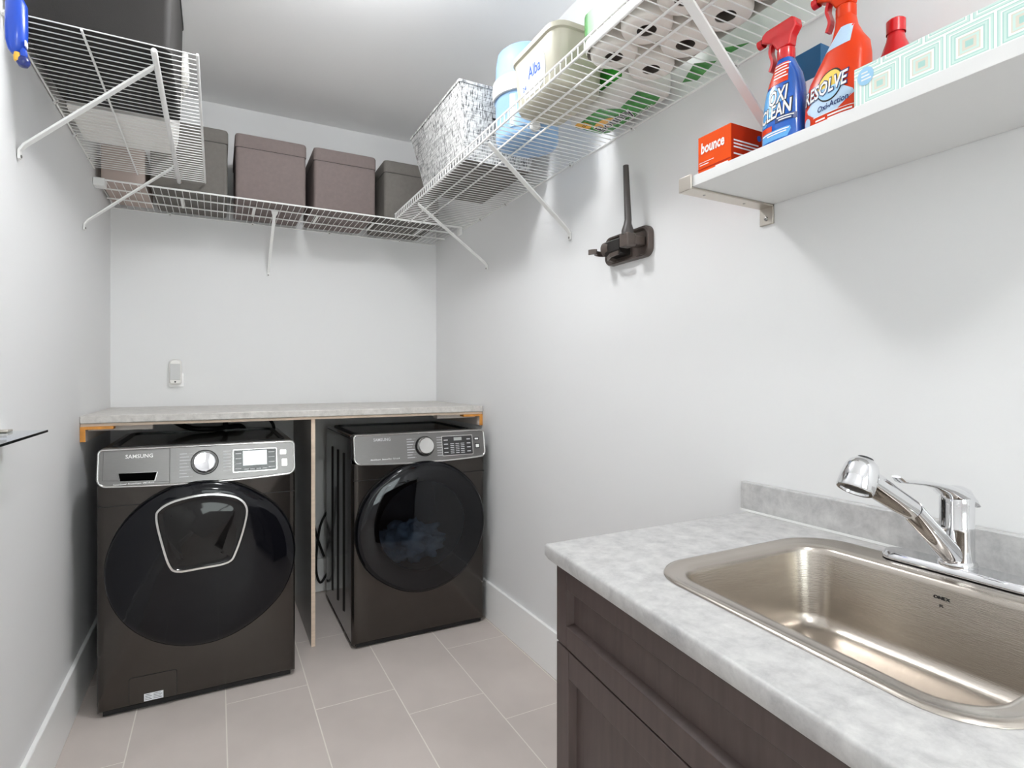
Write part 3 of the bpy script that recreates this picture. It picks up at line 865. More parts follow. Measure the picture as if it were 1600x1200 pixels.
# blue cleaning tool hanging beside the left shelf
t = thing('cleaning_sprayer', 'bright blue hand sprayer with yellow tip hanging at the near end of the left shelf', 'sprayer', (-1.7, -1.75, 2.02))
MB().lathe((-1.706, -1.75, 2.052), (0, 0, 1), [(0.0, 0), (0.010, 0.002), (0.016, 0.010), (0.021, 0.03), (0.022, 0.06), (0.021, 0.12), (0.012, 0.14), (0, 0.142)], 20).build('body', 'tool_blue', t, True)
MB().tube(catmull3([(-1.697, -1.752, 2.07), (-1.692, -1.755, 2.058), (-1.693, -1.752, 2.046)]), 0.008, 10).build('nozzle', 'tool_blue', t, True)
MB().lathe((-1.703, -1.757, 2.035), (0, 0, 1), [(0.0, -0.002), (0.0065, 0), (0.0075, 0.01), (0.006, 0.02), (0, 0.022)], 14).build('tip', 'tool_yellow', t, True)
MB().lathe((-1.693, -1.752, 2.024), (0, 0, 1), [(0.0, 0), (0.009, 0.002), (0.0135, 0.010), (0.0135, 0.018), (0.008, 0.026), (0, 0.027)], 18).build('knob', 'tool_navy', t, True)
MB().box(-1.6868, -1.684, -1.768, -1.752, 2.07, 2.084).build('sticker', 'sticker', t)
MB().tube([(-1.7615, -1.75, 2.185), (-1.735, -1.75, 2.182), (-1.71, -1.75, 2.178), (-1.706, -1.75, 2.19)], 0.003, 8).build('hook', 'screw', t, True)

# ------------------------------------------------------------------ things on the right shelf
RZ = ZR + 0.0046
t = thing('woven_basket', 'square fabric basket in black and white crosshatch on the right wire shelf', 'basket', (-0.27, -1.2, RZ))
def brec(x0, x1, y0, y1, z): return [(x, y, z) for x, y in rr(x0, x1, y0, y1, 0.008, 2)]
MB().loft([brec(-0.400, -0.10, -1.435, -0.945, RZ), brec(-0.447, -0.075, -1.485, -0.865, RZ + 0.285), brec(-0.440, -0.082, -1.478, -0.872, RZ + 0.285), brec(-0.394, -0.106, -1.429, -0.951, RZ + 0.01)]).build('basket_body', 'weave_fabric', t, True)
MB().loft([brec(-0.396, -0.104, -1.431, -0.949, RZ - 0.0006), brec(-0.396, -0.104, -1.431, -0.949, RZ + 0.0004)]).build('base_board', 'grey_fabric', t)
MB().ring(brec(-0.4495, -0.0725, -1.4875, -0.8625, RZ + 0.277), brec(-0.446, -0.076, -1.484, -0.866, RZ + 0.277), (0, 0, 0.010)).build('top_hem', 'weave_fabric', t)
MB().strip([(-0.30, -1.4725, RZ + 0.19), (-0.30, -1.4765, RZ + 0.165), (-0.25, -1.4765, RZ + 0.165), (-0.25, -1.4725, RZ + 0.19)], 0.008, 0.003, (0, 0.2, 1)).build('handle_strap', 'black_bin', t)

# pale blue jug
jc = (-0.235, -1.645)
t = thing('beverage_jug', 'pale blue plastic jug with white grip band beside the woven basket', 'jug', (jc[0], jc[1], RZ))
MB().lathe((jc[0], jc[1], RZ), (0, 0, 1), [(0.0, 0.0), (0.095, 0.0), (0.112, 0.006), (0.118, 0.02), (0.12, 0.16), (0.126, 0.168), (0.126, 0.225), (0.121, 0.232), (0.118, 0.30), (0.112, 0.335), (0.095, 0.35), (0.0, 0.352)], 56).build('jug_body', 'jug_blue', t, True, angle=50)
s = MB(); ring_ = []
for k in range(29):
    a = math.radians(150 + 150 * k / 28)
    c_, s_ = math.cos(a), math.sin(a)
    tp = min(1, min(k, 28 - k) / 2 + 0.4)
    ring_.append([(jc[0] + r_ * c_, jc[1] + r_ * s_, RZ + 0.195 + tp * h_) for r_, h_ in ((0.125, -0.032), (0.131, -0.03), (0.133, 0), (0.131, 0.03), (0.125, 0.032))])
s.loft(ring_).build('grip_band', 'jug_white', t, True)
s = MB(); ring_ = []
for k in range(13):
    a = math.radians(210 + 52 * k / 12); c_, s_ = math.cos(a), math.sin(a)
    ring_.append([(jc[0] + r_ * c_, jc[1] + r_ * s_, RZ + h_) for r_, h_ in ((0.118, 0.03), (0.1225, 0.034), (0.1235, 0.15), (0.119, 0.155))])
s.loft(ring_).build('side_panel', 'jug_blue', t, True)
MB().lathe((jc[0] - 0.03, jc[1] - 0.105, RZ + 0.03), (-0.2, -1, 0), [(0.02, 0), (0.02, 0.014), (0.014, 0.02), (0, 0.02)], 16).build('spigot', 'jug_white', t, True)

# cream tub
t = thing('plastic_tub', 'cream translucent plastic tub between the blue jug and the paper packs', 'tub', (-0.31, -2.0, RZ))
TR = lambda i, z, r=0.035: [(x, y, RZ + z) for x, y in rr(-0.385 - i, -0.225 + i * 0.3, -2.10 - i, -1.845 + i * 0.5, r, 5)]
MB().loft([TR(0, 0), TR(0.008, 0.008, 0.04), TR(0.02, 0.15, 0.045), TR(0.022, 0.17, 0.045), TR(0.018, 0.17, 0.045), TR(0.004, 0.012)]).build('tub_body', 'tub_plastic', t, True, angle=50)
MB().loft([TR(0.02, 0.155, 0.045), TR(0.028, 0.158, 0.05), TR(0.029, 0.172, 0.05), TR(0.018, 0.176, 0.045), TR(0.0, 0.178, 0.04)], False, True).build('tub_lid', 'tub_plastic', t, True, angle=50)
def tubface(d):
    return lambda u, v: (-0.385 - 0.008 - 0.012 * (v - 0.008) / 0.142 - d, -1.975 - u, RZ + v)
s = MB(); o2 = [tubface(0.0012)(u, v) for u, v in rr(-0.085, 0.075, 0.025, 0.138, 0.045, 6)]
s.prism(o2, (0.0008, 0, 0)); s.build('tub_label', 'label_pale', t)
s = MB(); put_text(s, 'Alba', tubface(0.0018), 0.01, 0.075, 0.075, 0.05, 0.1, 0.01); put_text(s, '24', tubface(0.0018), -0.055, 0.05, 0.022, 0.022); s.build('label_lettering', 'logo_blue', t)

# paper towel pack lying on the deck
px0, px1, py0, py1 = -0.205, -0.018, -2.20, -1.862
t = thing('paper_towel_pack', 'green and white wrapped paper towel pack by the wall behind the cream tub', 'paper towels', (-0.11, -2.03, RZ))
PR = lambda i, z, r: [(x, y, RZ + z) for x, y in rr(px0 + i, px1 - i, py0 + i, py1 - i, r, 5)]
MB().loft([PR(0.02, 0.0, 0.02), PR(0.006, 0.008, 0.03), PR(0.0, 0.03, 0.035), PR(0.0, 0.10, 0.035), PR(0.012, 0.125, 0.03), PR(0.03, 0.13, 0.02)]).build('wrapped_rolls', 'pack_white', t, True, angle=50)
under = lambda d: (lambda u, v: (-0.11 - v, -2.035 - u, RZ - d))
def poly(mb, pts, fn):
    mb.add([fn(*p) for p in pts], [tuple(range(len(pts)))])
s = MB()
poly(s, [(-0.16, 0.062), (-0.16, -0.05), (-0.135, -0.068), (0.10, -0.068), (0.145, -0.05), (0.135, 0.035), (0.02, 0.012), (-0.01, 0.07), (-0.08, 0.07)], under(0.0007))
s.build('green_print', 'pack_green', t)
s = MB(); poly(s, [(-0.158, 0.035), (-0.142, 0.012), (-0.116, 0.02), (-0.112, 0.055), (-0.13, 0.075), (-0.155, 0.07)], under(0.0012)); s.build('yellow_badge', 'pack_yellow', t)
s = MB(); poly(s, [(-0.09 + 0.05 * math.cos(a), -0.012 + 0.028 * math.sin(a)) for a in (2 * PI * k / 20 for k in range(20))], under(0.0010)); s.build('sun_print', 'pack_yellow', t)
s = MB(); put_text(s, 'Bounty', under(0.0012), -0.055, -0.045, 0.178, 0.066, 0.15, 0.05); s.build('lettering_outline', 'print_white', t)
s = MB(); put_text(s, 'Bounty', under(0.0017), -0.055, -0.044, 0.170, 0.063, 0.15, 0.0); put_text(s, '107', under(0.0017), -0.135, 0.034, 0.032, 0.021, 0.1, 0.01); s.build('lettering', 'print_black', t)
s = MB(); put_text(s, 'PLUS  LINGETTES', under(0.0014), 0.03, -0.066, 0.13, 0.013, 0.15, 0.02); s.build('small_lettering', 'print_white', t)
s = MB(); s.box(px0 - 0.0006, px0 + 0.002, -2.17, -1.95, RZ + 0.03, RZ + 0.095); s.build('side_print', 'pack_green', t)

# toilet paper pack: standing rolls in a printed wrap
tx0, tx1, ty0, ty1 = -0.392, -0.112, -2.75, -2.21
t = thing('toilet_paper_pack', 'pack of white toilet rolls with dark cores seen through the right shelf', 'toilet paper', (-0.2, -2.45, RZ))
roll = None
for i in range(2):
    for j in range(4):
        x_, y_ = -0.318 + 0.132 * i, -2.277 - 0.132 * j
        if roll is None:
            roll = MB().lathe((x_, y_, RZ), (0, 0, 1), [(0.025, 0.002), (0.055, 0.0), (0.061, 0.004), (0.064, 0.012), (0.064, 0.088), (0.061, 0.096), (0.025, 0.099), (0.025, 0.002)], 28).build('roll', 'paper_roll', t, True, angle=50)
            core = MB().lathe((x_, y_, RZ), (0, 0, 1), [(0.0248, 0.004), (0.0248, 0.04), (0, 0.041)], 20).build('core', 'roll_core', roll, True)
            r0 = (x_, y_)
        else:
            r_ = roll.copy(); col.objects.link(r_); r_.parent = t; r_.location = (x_ - r0[0], y_ - r0[1], 0)
            c_ = core.copy(); col.objects.link(c_); c_.parent = r_
WRp = lambda i, z: [(x, y, RZ + z) for x, y in rr(tx0 - 0.002 + i, tx1 + 0.002 - i, ty0 + i, ty1 - i, 0.055, 6)]
MB().loft([WRp(0.004, 0.012), WRp(0, 0.03), WRp(0, 0.19), WRp(0.02, 0.205), WRp(0.06, 0.21)], False, True).build('wrap', 'pack_white', t, True, angle=50)
MB().loft([WRp(-0.0008, 0.04), WRp(-0.0008, 0.11)], False, False).build('green_band', 'pack_green', t, True)
s = MB(); poly(s, [(-0.06, -2.40), (-0.105, -2.36), (-0.06, -2.27), (-0.03, -2.30)], lambda x, y: (x, y, RZ - 0.0004)); poly(s, [(-0.05, -2.50), (-0.1, -2.44), (-0.06, -2.41)], lambda x, y: (x, y, RZ - 0.0004)); s.build('folded_flap', 'pack_green', t)

# ------------------------------------------------------------------ wall dock with crevice wand
t = thing('vacuum_dock', 'dark brown wall dock holding an upright crevice wand', 'vacuum dock', (0, -1.96, 1.73))
hp = [(-y_, z_) for y_, z_ in rr(1.842, 2.082, 1.678, 1.782, 0.03, 6)]
hp = [(-u_, v_) for u_, v_ in rr(1.842, 2.082, 1.678, 1.782, 0.03, 6)]
c0 = Vector((-1.962, 1.73))
sc_ = lambda k, x: [(x, c0.x + (p[0] - c0.x) * k, c0.y + (p[1] - c0.y) * (k - 0.12 * (1 - k) * 4 if k < 1 else k)) for p in hp]
MB().loft([sc_(1, -0.0005), sc_(1, -0.016), sc_(0.97, -0.022), sc_(0.9, -0.020), sc_(0.84, -0.010)], False, True).build('back_plate', 'dock_brown', t, True, angle=40)
MB().loft([[(x_, y_, z_) for x_, z_ in ((-0.010, 1.70), (-0.05, 1.705), (-0.06, 1.715), (-0.06, 1.75), (-0.05, 1.757), (-0.010, 1.757))] for y_ in (-1.975, -1.885)]).build('cradle', 'dock_dark', t, True)
MB().lathe((-0.04, -1.888, 1.732), (-0.15, 1, 0), [(0.026, -0.02), (0.027, 0.0), (0.026, 0.012), (0.021, 0.012), (0.02, -0.005), (0, -0.006)], 28).build('outlet_cup', 'dock_brown', t, True)
MB().strip([(-0.01, -1.90, 1.69), (-0.05, -1.90, 1.697), (-0.062, -1.93, 1.70), (-0.062, -1.975, 1.702)], 0.014, 0.006, (0, 0, 1)).build('cradle_lip', 'dock_brown', t)
hk = catmull3([(-0.02, -1.862, 1.722), (-0.05, -1.848, 1.722), (-0.075, -1.858, 1.722), (-0.082, -1.875, 1.722), (-0.092, -1.868, 1.722), (-0.098, -1.852, 1.722)])
MB().strip(hk, 0.018, 0.006, (0, 0, 1)).build('clip_hook', 'dock_brown', t)
MB().loft([[(-0.068 + 0.5 * 0.036 * a_ * k_, -2.03 + 0.036 * b_ * k_ * 0.6, z_) for a_, b_ in ((1, 1), (-1, 1), (-1, -1), (1, -1))] for z_, k_ in ((1.708, 0.85), (1.712, 1.0), (1.75, 1.0), (1.754, 0.9))]).build('wand_socket', 'dock_brown', t, bevel=0.003)
MB().box(-0.055, -0.012, -2.055, -2.01, 1.715, 1.745).build('socket_arm', 'dock_brown', t, bevel=0.003)
def ell(z_, a_, b_, dx=0, dy=0): return [(-0.068 + dx + a_ * math.cos(q), -2.03 + dy + b_ * math.sin(q), z_) for q in (2 * PI * k / 20 for k in range(20))]
MB().loft([ell(1.75, 0.02, 0.021), ell(1.765, 0.019, 0.021), ell(1.785, 0.012, 0.015), ell(1.80, 0.011, 0.013, 0.002), ell(1.985, 0.009, 0.0105, 0.004, 0.014), ell(1.985, 0.006, 0.008, 0.004, 0.014), ell(1.9, 0.006, 0.008, 0.003, 0.007)]).build('crevice_wand', 'wand_grey', t, True, angle=40)
MB().lathe((-0.0105, -1.90, 1.69), (-1, 0, 0), [(0.004, 0), (0.004, 0.002), (0, 0.002)], 8).build('screw', 'screw', t)

# ------------------------------------------------------------------ floating shelf and the goods on it
FZ0, FZ1 = 1.7225, 1.7475
fy0, fy1, fxx = -3.32, -2.497, -0.288
t = thing('floating_shelf', 'white board shelf on brushed metal brackets above the sink', 'shelf', (-0.144, -2.9, FZ0))
MB().box(fxx, -0.0015, fy0, fy1, FZ0, FZ1).build('shelf_board', 'white_melamine', t, bevel=0.001)
for yy in (fy1 - 0.018, fy0 + 0.018):
    b = MB()
    b.box(fxx - 0.004, -0.001, yy - 0.02, yy + 0.02, FZ0 - 0.006, FZ0 - 0.0005)
    b.box(fxx - 0.006, fxx - 0.0012, yy - 0.02, yy + 0.02, FZ0 - 0.006, FZ1 + 0.004)
    b.box(-0.007, -0.001, yy - 0.02, yy + 0.02, FZ0 - 0.05, FZ0 - 0.0005)
    br = b.build('bracket', 'satin_nickel', t, bevel=0.0015)
    for xx in (-0.23, -0.09):
        MB().lathe((xx, yy, FZ0 - 0.0055), (0, 0, -1), [(0.004, 0), (0.003, 0.0015), (0, 0.0015)], 10).build('screw', 'screw', br)
    MB().lathe((-0.0065, yy, FZ0 - 0.034), (-1, 0, 0), [(0.006, 0), (0.005, 0.003), (0.002, 0.0035), (0, 0.002)], 12).build('screw', 'screw', br)
IZ = FZ1 + 0.0005

# dryer sheet box
bx0, bx1, by0, by1, bh = -0.222, -0.115, -2.588, -2.488, 0.118
t = thing('dryer_sheet_box', 'small orange carton at the far end of the floating shelf', 'box', (-0.17, -2.54, IZ))
MB().box(bx0, bx1, by0, by1, IZ, IZ + bh).build('carton', 'orange_card', t, bevel=0.001)
MB().box(bx0 + 0.001, bx1 - 0.001, by0 - 0.0006, by0 + 0.001, IZ + 0.001, IZ + bh - 0.001).build('end_panel', 'orange_dark', t)
bf = lambda d: (lambda u, v: (bx0 - d, by1 - u, IZ + v))
s = MB(); put_text(s, 'bounce', bf(0.0010), 0.046, 0.075, 0.072, 0.036, 0.1, 0.03)
quad(s, bf(0.001), 0.004, 0.05, 0.052, 0.0535); quad(s, bf(0.001), 0.006, 0.034, 0.046, 0.048)
quad(s, bf(0.001), 0.055, 0.092, 0.03, 0.033); quad(s, bf(0.001), 0.06, 0.092, 0.024, 0.027); quad(s, bf(0.001), 0.066, 0.085, 0.018, 0.021)
s.build('lettering', 'print_white', t)
s = MB(); quad(s, bf(0.0008), 0, 0.1, 0.036, 0.039); s.build('flap_line', 'orange_dark', t)
ef = lambda d: (lambda u, v: (bx0 + u, by0 - d, IZ + v))
s = MB()
for k, ww in enumerate((0.085, 0.092, 0.088, 0, 0.08, 0, 0.092, 0.09, 0.088, 0.05)):
    if ww: quad(s, ef(0.001), 0.008, 0.008 + ww, 0.078 - 0.0078 * k, 0.0815 - 0.0078 * k)
s.build('small_lettering', 'print_white', t)
s = MB(); s.lathe((bx1 - 0.012, by0 - 0.0008, IZ + 0.098), (0, -1, 0), [(0.007, 0), (0.007, 0.0006), (0, 0.0006)], 16); s.build('round_mark', 'logo_blue', t)

# spray bottles
def bottle(name, label, cx_, cy_, prof, pw, mt):
    """prof: (height, half width along the wall, half depth, offset along the wall)"""
    t = thing(name, label, 'bottle', (cx_, cy_, IZ))
    n = 40
    def sgn(v, p): return math.copysign(abs(v) ** p, v)
    rings = []
    for h_, a_, b_, o_ in prof:
        rings.append([(cx_ + b_ * sgn(math.cos(q), 2 / pw), cy_ + o_ + a_ * sgn(math.sin(q), 2 / pw), IZ + h_) for q in (2 * PI * k / n for k in range(n))])
    MB().loft(rings).build('bottle_body', mt, t, True, angle=50)
    def at(h_):
        for k in range(len(prof) - 1):
            p, q = prof[k], prof[k + 1]
            if p[0] <= h_ <= q[0]:
                f = (h_ - p[0]) / max(1e-6, q[0] - p[0])
                return [p[i] + (q[i] - p[i]) * f for i in range(4)]
        return prof[-1] if h_ > prof[-1][0] else prof[0]
    def surf(d):
        def fn(u, v):
            _, a_, b_, o_ = at(v)
            k = min(0.985, abs(u - 0) / a_)
            return (cx_ - b_ * (1 - k ** pw) ** (1 / pw) - d, cy_ + o_ - max(-a_, min(a_, u)), IZ + v)
        return fn
    return t, surf
def patch(mb, fn, uf0, uf1, v0, v1, n=10, m=8):
    """label patch whose left and right edges are functions of height"""
    vs = [fn(uf0(v) + (uf1(v) - uf0(v)) * i / n, v) for v in (v0 + (v1 - v0) * j / m for j in range(m + 1)) for i in range(n + 1)]
    mb.add(vs, [(j * (n + 1) + i, j * (n + 1) + i + 1, (j + 1) * (n + 1) + i + 1, (j + 1) * (n + 1) + i) for j in range(m) for i in range(n)])
def trigger(t, c, m1, m2):
    x_, y_, z_ = c
    MB().lathe((x_, y_, z_), (0, 0, 1), [(0.017, 0), (0.018, 0.004), (0.018, 0.022), (0.013, 0.026)], 20, False, True).build('collar', m1, t, True)
    MB().loft([[(x_ + a_ * 0.012, y_ + o_ + b_ * 0.5 * l_, z_ + 0.026 + h_) for a_, b_ in ((1, 1), (-1, 1), (-1, -1), (1, -1))] for h_, l_, o_ in ((0, 0.03, 0), (0.02, 0.045, 0.004), (0.035, 0.085, 0.012), (0.05, 0.08, 0.012), (0.056, 0.06, 0.01))]).build('spray_head', m1, t, bevel=0.003)
    MB().strip(catmull3([(x_, y_ + 0.03, z_ + 0.056), (x_, y_ + 0.036, z_ + 0.035), (x_, y_ + 0.03, z_ + 0.01), (x_, y_ + 0.036, z_ - 0.008)]), 0.014, 0.006, (1, 0, 0)).build('trigger', m2, t)
    MB().lathe((x_, y_ + 0.055, z_ + 0.066), (0, 1, 0), [(0.01, 0), (0.01, 0.012), (0.004, 0.013), (0, 0.01)], 14).build('nozzle', m2, t, True)

op = [(0, 0.042, 0.026, 0), (0.004, 0.046, 0.029, 0), (0.03, 0.047, 0.030, 0), (0.07, 0.046, 0.030, 0), (0.11, 0.044, 0.029, -0.001), (0.14, 0.040, 0.027, -0.003), (0.165, 0.033, 0.024, -0.005), (0.185, 0.024, 0.020, -0.005), (0.2, 0.018, 0.016, -0.004), (0.205, 0.015, 0.015, -0.004)]
t, sf = bottle('spray_bottle', 'blue stain remover spray bottle beside the orange carton', -0.20, -2.711, op, 2.6, 'oxi_blue')
s = MB(); patch(s, sf(0.0006), lambda v: -0.030 - 0.1 * (0.2 - v), lambda v: 0.016 + 0.12 * (0.198 - v), 0.147, 0.192, 10, 8); s.build('red_label', 'orange_red', t)
s = MB(); patch(s, sf(0.0005), lambda v: -0.041, lambda v: 0.02 - abs(v - 0.115) * 0.9, 0.065, 0.142, 10, 8); s.build('splash_print', 'oxi_light', t)
s = MB(); patch(s, sf(0.0005), lambda v: -0.044, lambda v: 0.034 - abs(v - 0.045) * 0.5, 0.03, 0.05, 10, 3); s.build('light_sweep', 'oxi_light', t)
s = MB(); put_text(s, 'OXI', sf(0.0008), 0.006, 0.106, 0.046, 0.044, 0.25, 0.06, rot=0.12); put_text(s, 'CLEAN', sf(0.0008), 0.0, 0.076, 0.078, 0.040, 0.25, 0.06, rot=0.12); s.build('lettering_outline', 'print_black', t)
s = MB(); put_text(s, 'OXI', sf(0.0014), 0.006, 0.106, 0.043, 0.043, 0.25, 0.02, rot=0.12); put_text(s, 'CLEAN', sf(0.0014), 0.0, 0.076, 0.074, 0.039, 0.25, 0.02, rot=0.12); s.build('lettering', 'print_white', t)
s = MB(); patch(s, sf(0.0008), lambda v: 0.0, lambda v: 0.042, 0.063, 0.076, 8, 2); s.build('navy_strip', 'oxi_navy', t)
s = MB(); patch(s, sf(0.0008), lambda v: -0.045, lambda v: -0.008, 0.05, 0.062, 8, 2); s.build('red_flash', 'orange_red', t)
s = MB()
for k, (u0, u1, v0) in enumerate(((0.004, 0.038, 0.071), (0.008, 0.034, 0.066), (-0.035, 0.03, 0.045), (-0.02, 0.025, 0.04), (-0.03, 0.0, 0.012), (-0.03, 0.004, 0.007), (0.016, 0.028, 0.018))):
    patch(s, sf(0.0013), lambda v, a_=u0: a_, lambda v, b_=u1: b_, v0, v0 + 0.0025, 6, 1)
for k in range(5):
    patch(s, sf(0.0013), lambda v: -0.012, lambda v, k=k: 0.02 - 0.004 * (k % 2), 0.158 + 0.007 * k, 0.161 + 0.007 * k, 6, 1)
s.build('small_lettering', 'print_white', t)
trigger(t, (-0.20, -2.715, IZ + 0.203), 'red_plastic', 'red_plastic')

rp_ = [(0, 0.058, 0.028, 0), (0.004, 0.062, 0.031, 0), (0.05, 0.062, 0.032, 0), (0.09, 0.060, 0.032, -0.001), (0.115, 0.056, 0.031, -0.005), (0.14, 0.048, 0.028, -0.013), (0.165, 0.038, 0.025, -0.02), (0.185, 0.026, 0.021, -0.02), (0.205, 0.019, 0.018, -0.018), (0.225, 0.016, 0.016, -0.017)]
t, sf = bottle('carpet_cleaner_bottle', 'orange carpet cleaner spray bottle between the blue bottle and the patterned box', -0.195, -2.824, rp_, 2.8, 'orange_red')
s = MB(); patch(s, sf(0.0006), lambda v: -0.040 + 0.9 * (v - 0.155), lambda v: 0.02, 0.163, 0.2, 8, 6); s.build('silver_label', 'splash_blue', t)
s = MB(); patch(s, sf(0.0006), lambda v: -0.05 + abs(v - 0.06) * 1.2, lambda v: 0.052 - abs(v - 0.065) * 1.4, 0.04, 0.085, 12, 6); s.build('splash_print', 'splash_blue', t)
s = MB(); cm = [(0.002 + 0.026 * math.cos(a), 0.092 + 0.030 * math.sin(a)) for a in (2 * PI * k / 28 for k in range(28))]; poly(s, cm, sf(0.0010)); s.build('globe_rim', 'print_black', t)
s = MB(); poly(s, [(0.002 + (u - 0.002) * 0.9, 0.092 + (v - 0.092) * 0.9) for u, v in cm], sf(0.0014)); s.build('globe_print', 'text_yellow', t)
s = MB(); poly(s, [(0.002 + 0.0234 * math.cos(a), 0.090 + 0.025 * math.sin(a)) for a in (PI + PI * k / 14 for k in range(15))], sf(0.0017)); s.build('globe_shade', 'sticker_blue', t)
s = MB(); put_text(s, 'RESOLVE', sf(0.0021), -0.006, 0.078, 0.094, 0.037, 0.2, 0.06, rot=0.13); s.build('lettering_outline', 'oxi_navy', t)
s = MB(); put_text(s, 'RESOLVE', sf(0.0027), -0.006, 0.078, 0.090, 0.036, 0.2, 0.02, rot=0.13); s.build('lettering', 'print_white', t)
s = MB(); put_text(s, 'Oxi-Action', sf(0.0013), 0.01, 0.05, 0.06, 0.016, 0.2, 0.02, rot=0.1); s.build('sub_lettering', 'oxi_navy', t)
s = MB()
for u0, u1, v0 in ((-0.03, 0.055, 0.040), (-0.025, -0.005, 0.031), (0.0, 0.045, 0.033), (0.0, 0.048, 0.027), (-0.03, 0.055, 0.021), (-0.02, 0.02, 0.013), (-0.045, 0.0, 0.007), (0.035, 0.052, 0.013)):
    patch(s, sf(0.0010), lambda v, a_=u0: a_, lambda v, b_=u1: b_, v0, v0 + (0.0012 if u1 == 0.055 else 0.0032), 6, 1)
s.build('small_lettering', 'print_white', t)
s = MB(); poly(s, [(-0.045 + 0.008 * math.cos(a), 0.036 + 0.011 * math.sin(a)) for a in (2 * PI * k / 16 for k in range(16))], sf(0.0011)); s.build('round_mark', 'splash_blue', t)
trigger(t, (-0.195, -2.841, IZ + 0.222), 'orange_red', 'red_plastic')
t, sf = bottle('red_bottle', 'dark red bottle at the wall behind the orange bottle and teal box', -0.075, -2.868, [(0, 0.036, 0.026, 0), (0.01, 0.040, 0.03, 0), (0.1, 0.040, 0.03, 0), (0.15, 0.036, 0.028, 0), (0.18, 0.024, 0.02, 0), (0.2, 0.016, 0.016, 0), (0.215, 0.014, 0.014, 0)], 2.4, 'red_plastic')
s = MB(); patch(s, sf(0.0006), lambda v: -0.03, lambda v: 0.03, 0.06, 0.13, 8, 4); s.build('bottle_label', 'orange_red', t)
MB().lathe((-0.075, -2.868, IZ + 0.213), (0, 0, 1), [(0.017, 0), (0.017, 0.025), (0.014, 0.028), (0, 0.028)], 20).build('bottle_cap', 'red_plastic', t, True)
tb = thing('blue_carton', 'teal-blue carton standing against the wall behind the two spray bottles', 'box', (-0.05, -2.68, IZ))
MB().box(-0.09, -0.02, -2.72, -2.645, IZ, IZ + 0.27).build('carton', 'navy_card', tb, bevel=0.001)
MB().box(-0.0905, -0.0885, -2.715, -2.65, IZ + 0.17, IZ + 0.2).build('label', 'sticker', tb)
t = thing('tissue_box', 'pale teal box printed with nested rectangles on the floating shelf', 'box', (-0.2, -3.0, IZ + 0.045))
MB().box(-0.252, -0.13, -3.135, -2.890, IZ, IZ + 0.085).build('carton', 'teal_print', t, bevel=0.0015)
s = MB(); s.prism([(-0.2528, -2.911 - 0.014 * math.cos(a), IZ + 0.064 + 0.016 * math.sin(a)) for a in (2 * PI * k / 24 for k in range(24))], (0.0004, 0, 0)); s.build('round_sticker', 'sticker_blue', t)
s = MB()
for k in range(3):
    s.box(-0.2532, -0.2529, -2.921 + 0.003 * k, -2.904, IZ + 0.057 + 0.006 * k, IZ + 0.0595 + 0.006 * k)
s.build('sticker_lettering', 'print_white', t)

# ------------------------------------------------------------------ glass shelf on the left wall
t = thing('glass_shelf', 'narrow dark-edged glass shelf on the left wall', 'shelf', (-1.72, -1.85, 1.13))
MB().box(-W + 0.004, -1.676, -2.35, -1.62, 1.130, 1.1355).build('glass_plate', 'clear_glass', t)
MB().box(-1.676, -1.6735, -2.35, -1.62, 1.1298, 1.1357).build('glass_edge', 'glass_edge', t)
for yy in (-1.66, -2.25):
    MB().box(-W, -W + 0.03, yy - 0.02, yy + 0.02, 1.112, 1.1295).build('shelf_clip', 'satin_nickel', t, bevel=0.003)
    MB().box(-W, -W + 0.022, yy - 0.02, yy + 0.02, 1.136, 1.142).build('shelf_clip', 'satin_nickel', t, bevel=0.002)

# ------------------------------------------------------------------ sink cabinet
e_s = Vector((-0.0985, -0.9951, 0)); e_d = Vector((-0.9951, 0.0985, 0))
org = Vector((-0.632, -2.482, 0))
def Gc(s, d, z): return org + e_s * s + e_d * d + Vector((0, 0, z))
CL = 0.98
t = thing('sink_cabinet', 'dark brown shaker sink cabinet under the grey countertop', 'cabinet', (-0.32, -2.95, 0))
def pan(s0, s1, d0, d1, z0, z1):
    return MB().loft([[Gc(s0, d0, z), Gc(s1, d0, z), Gc(s1, d1, z), Gc(s0, d1, z)] for z in (z0, z1)])
xb = -0.004
c = MB()
c.loft([[(xb, -2.482, z), tuple(Gc(0, -0.021, z)), tuple(Gc(0, -0.021, z) + Vector((0, -0.018, 0))), (xb, -2.50, z)] for z in (0.0, 0.880)])
en = Gc(CL, -0.021, 0)
c.loft([[(xb, en.y + 0.018, z), (en.x, en.y + 0.018, z), (en.x, en.y, z), (xb, en.y, z)] for z in (0.0, 0.880)])
c.loft([[(xb, -2.50, z), (-0.62, -2.50, z), (en.x, en.y + 0.018, z), (xb, en.y + 0.018, z)] for z in (0.1, 0.118)])
c.build('carcass', 'cabinet_wood', t)
MB().loft([[tuple(Gc(0.0, -0.08, z)), tuple(Gc(CL, -0.08, z)), tuple(Gc(CL, -0.095, z)), tuple(Gc(0.0, -0.095, z))] for z in (0.0, 0.1)]).build('toe_kick', 'cabinet_inside', t)
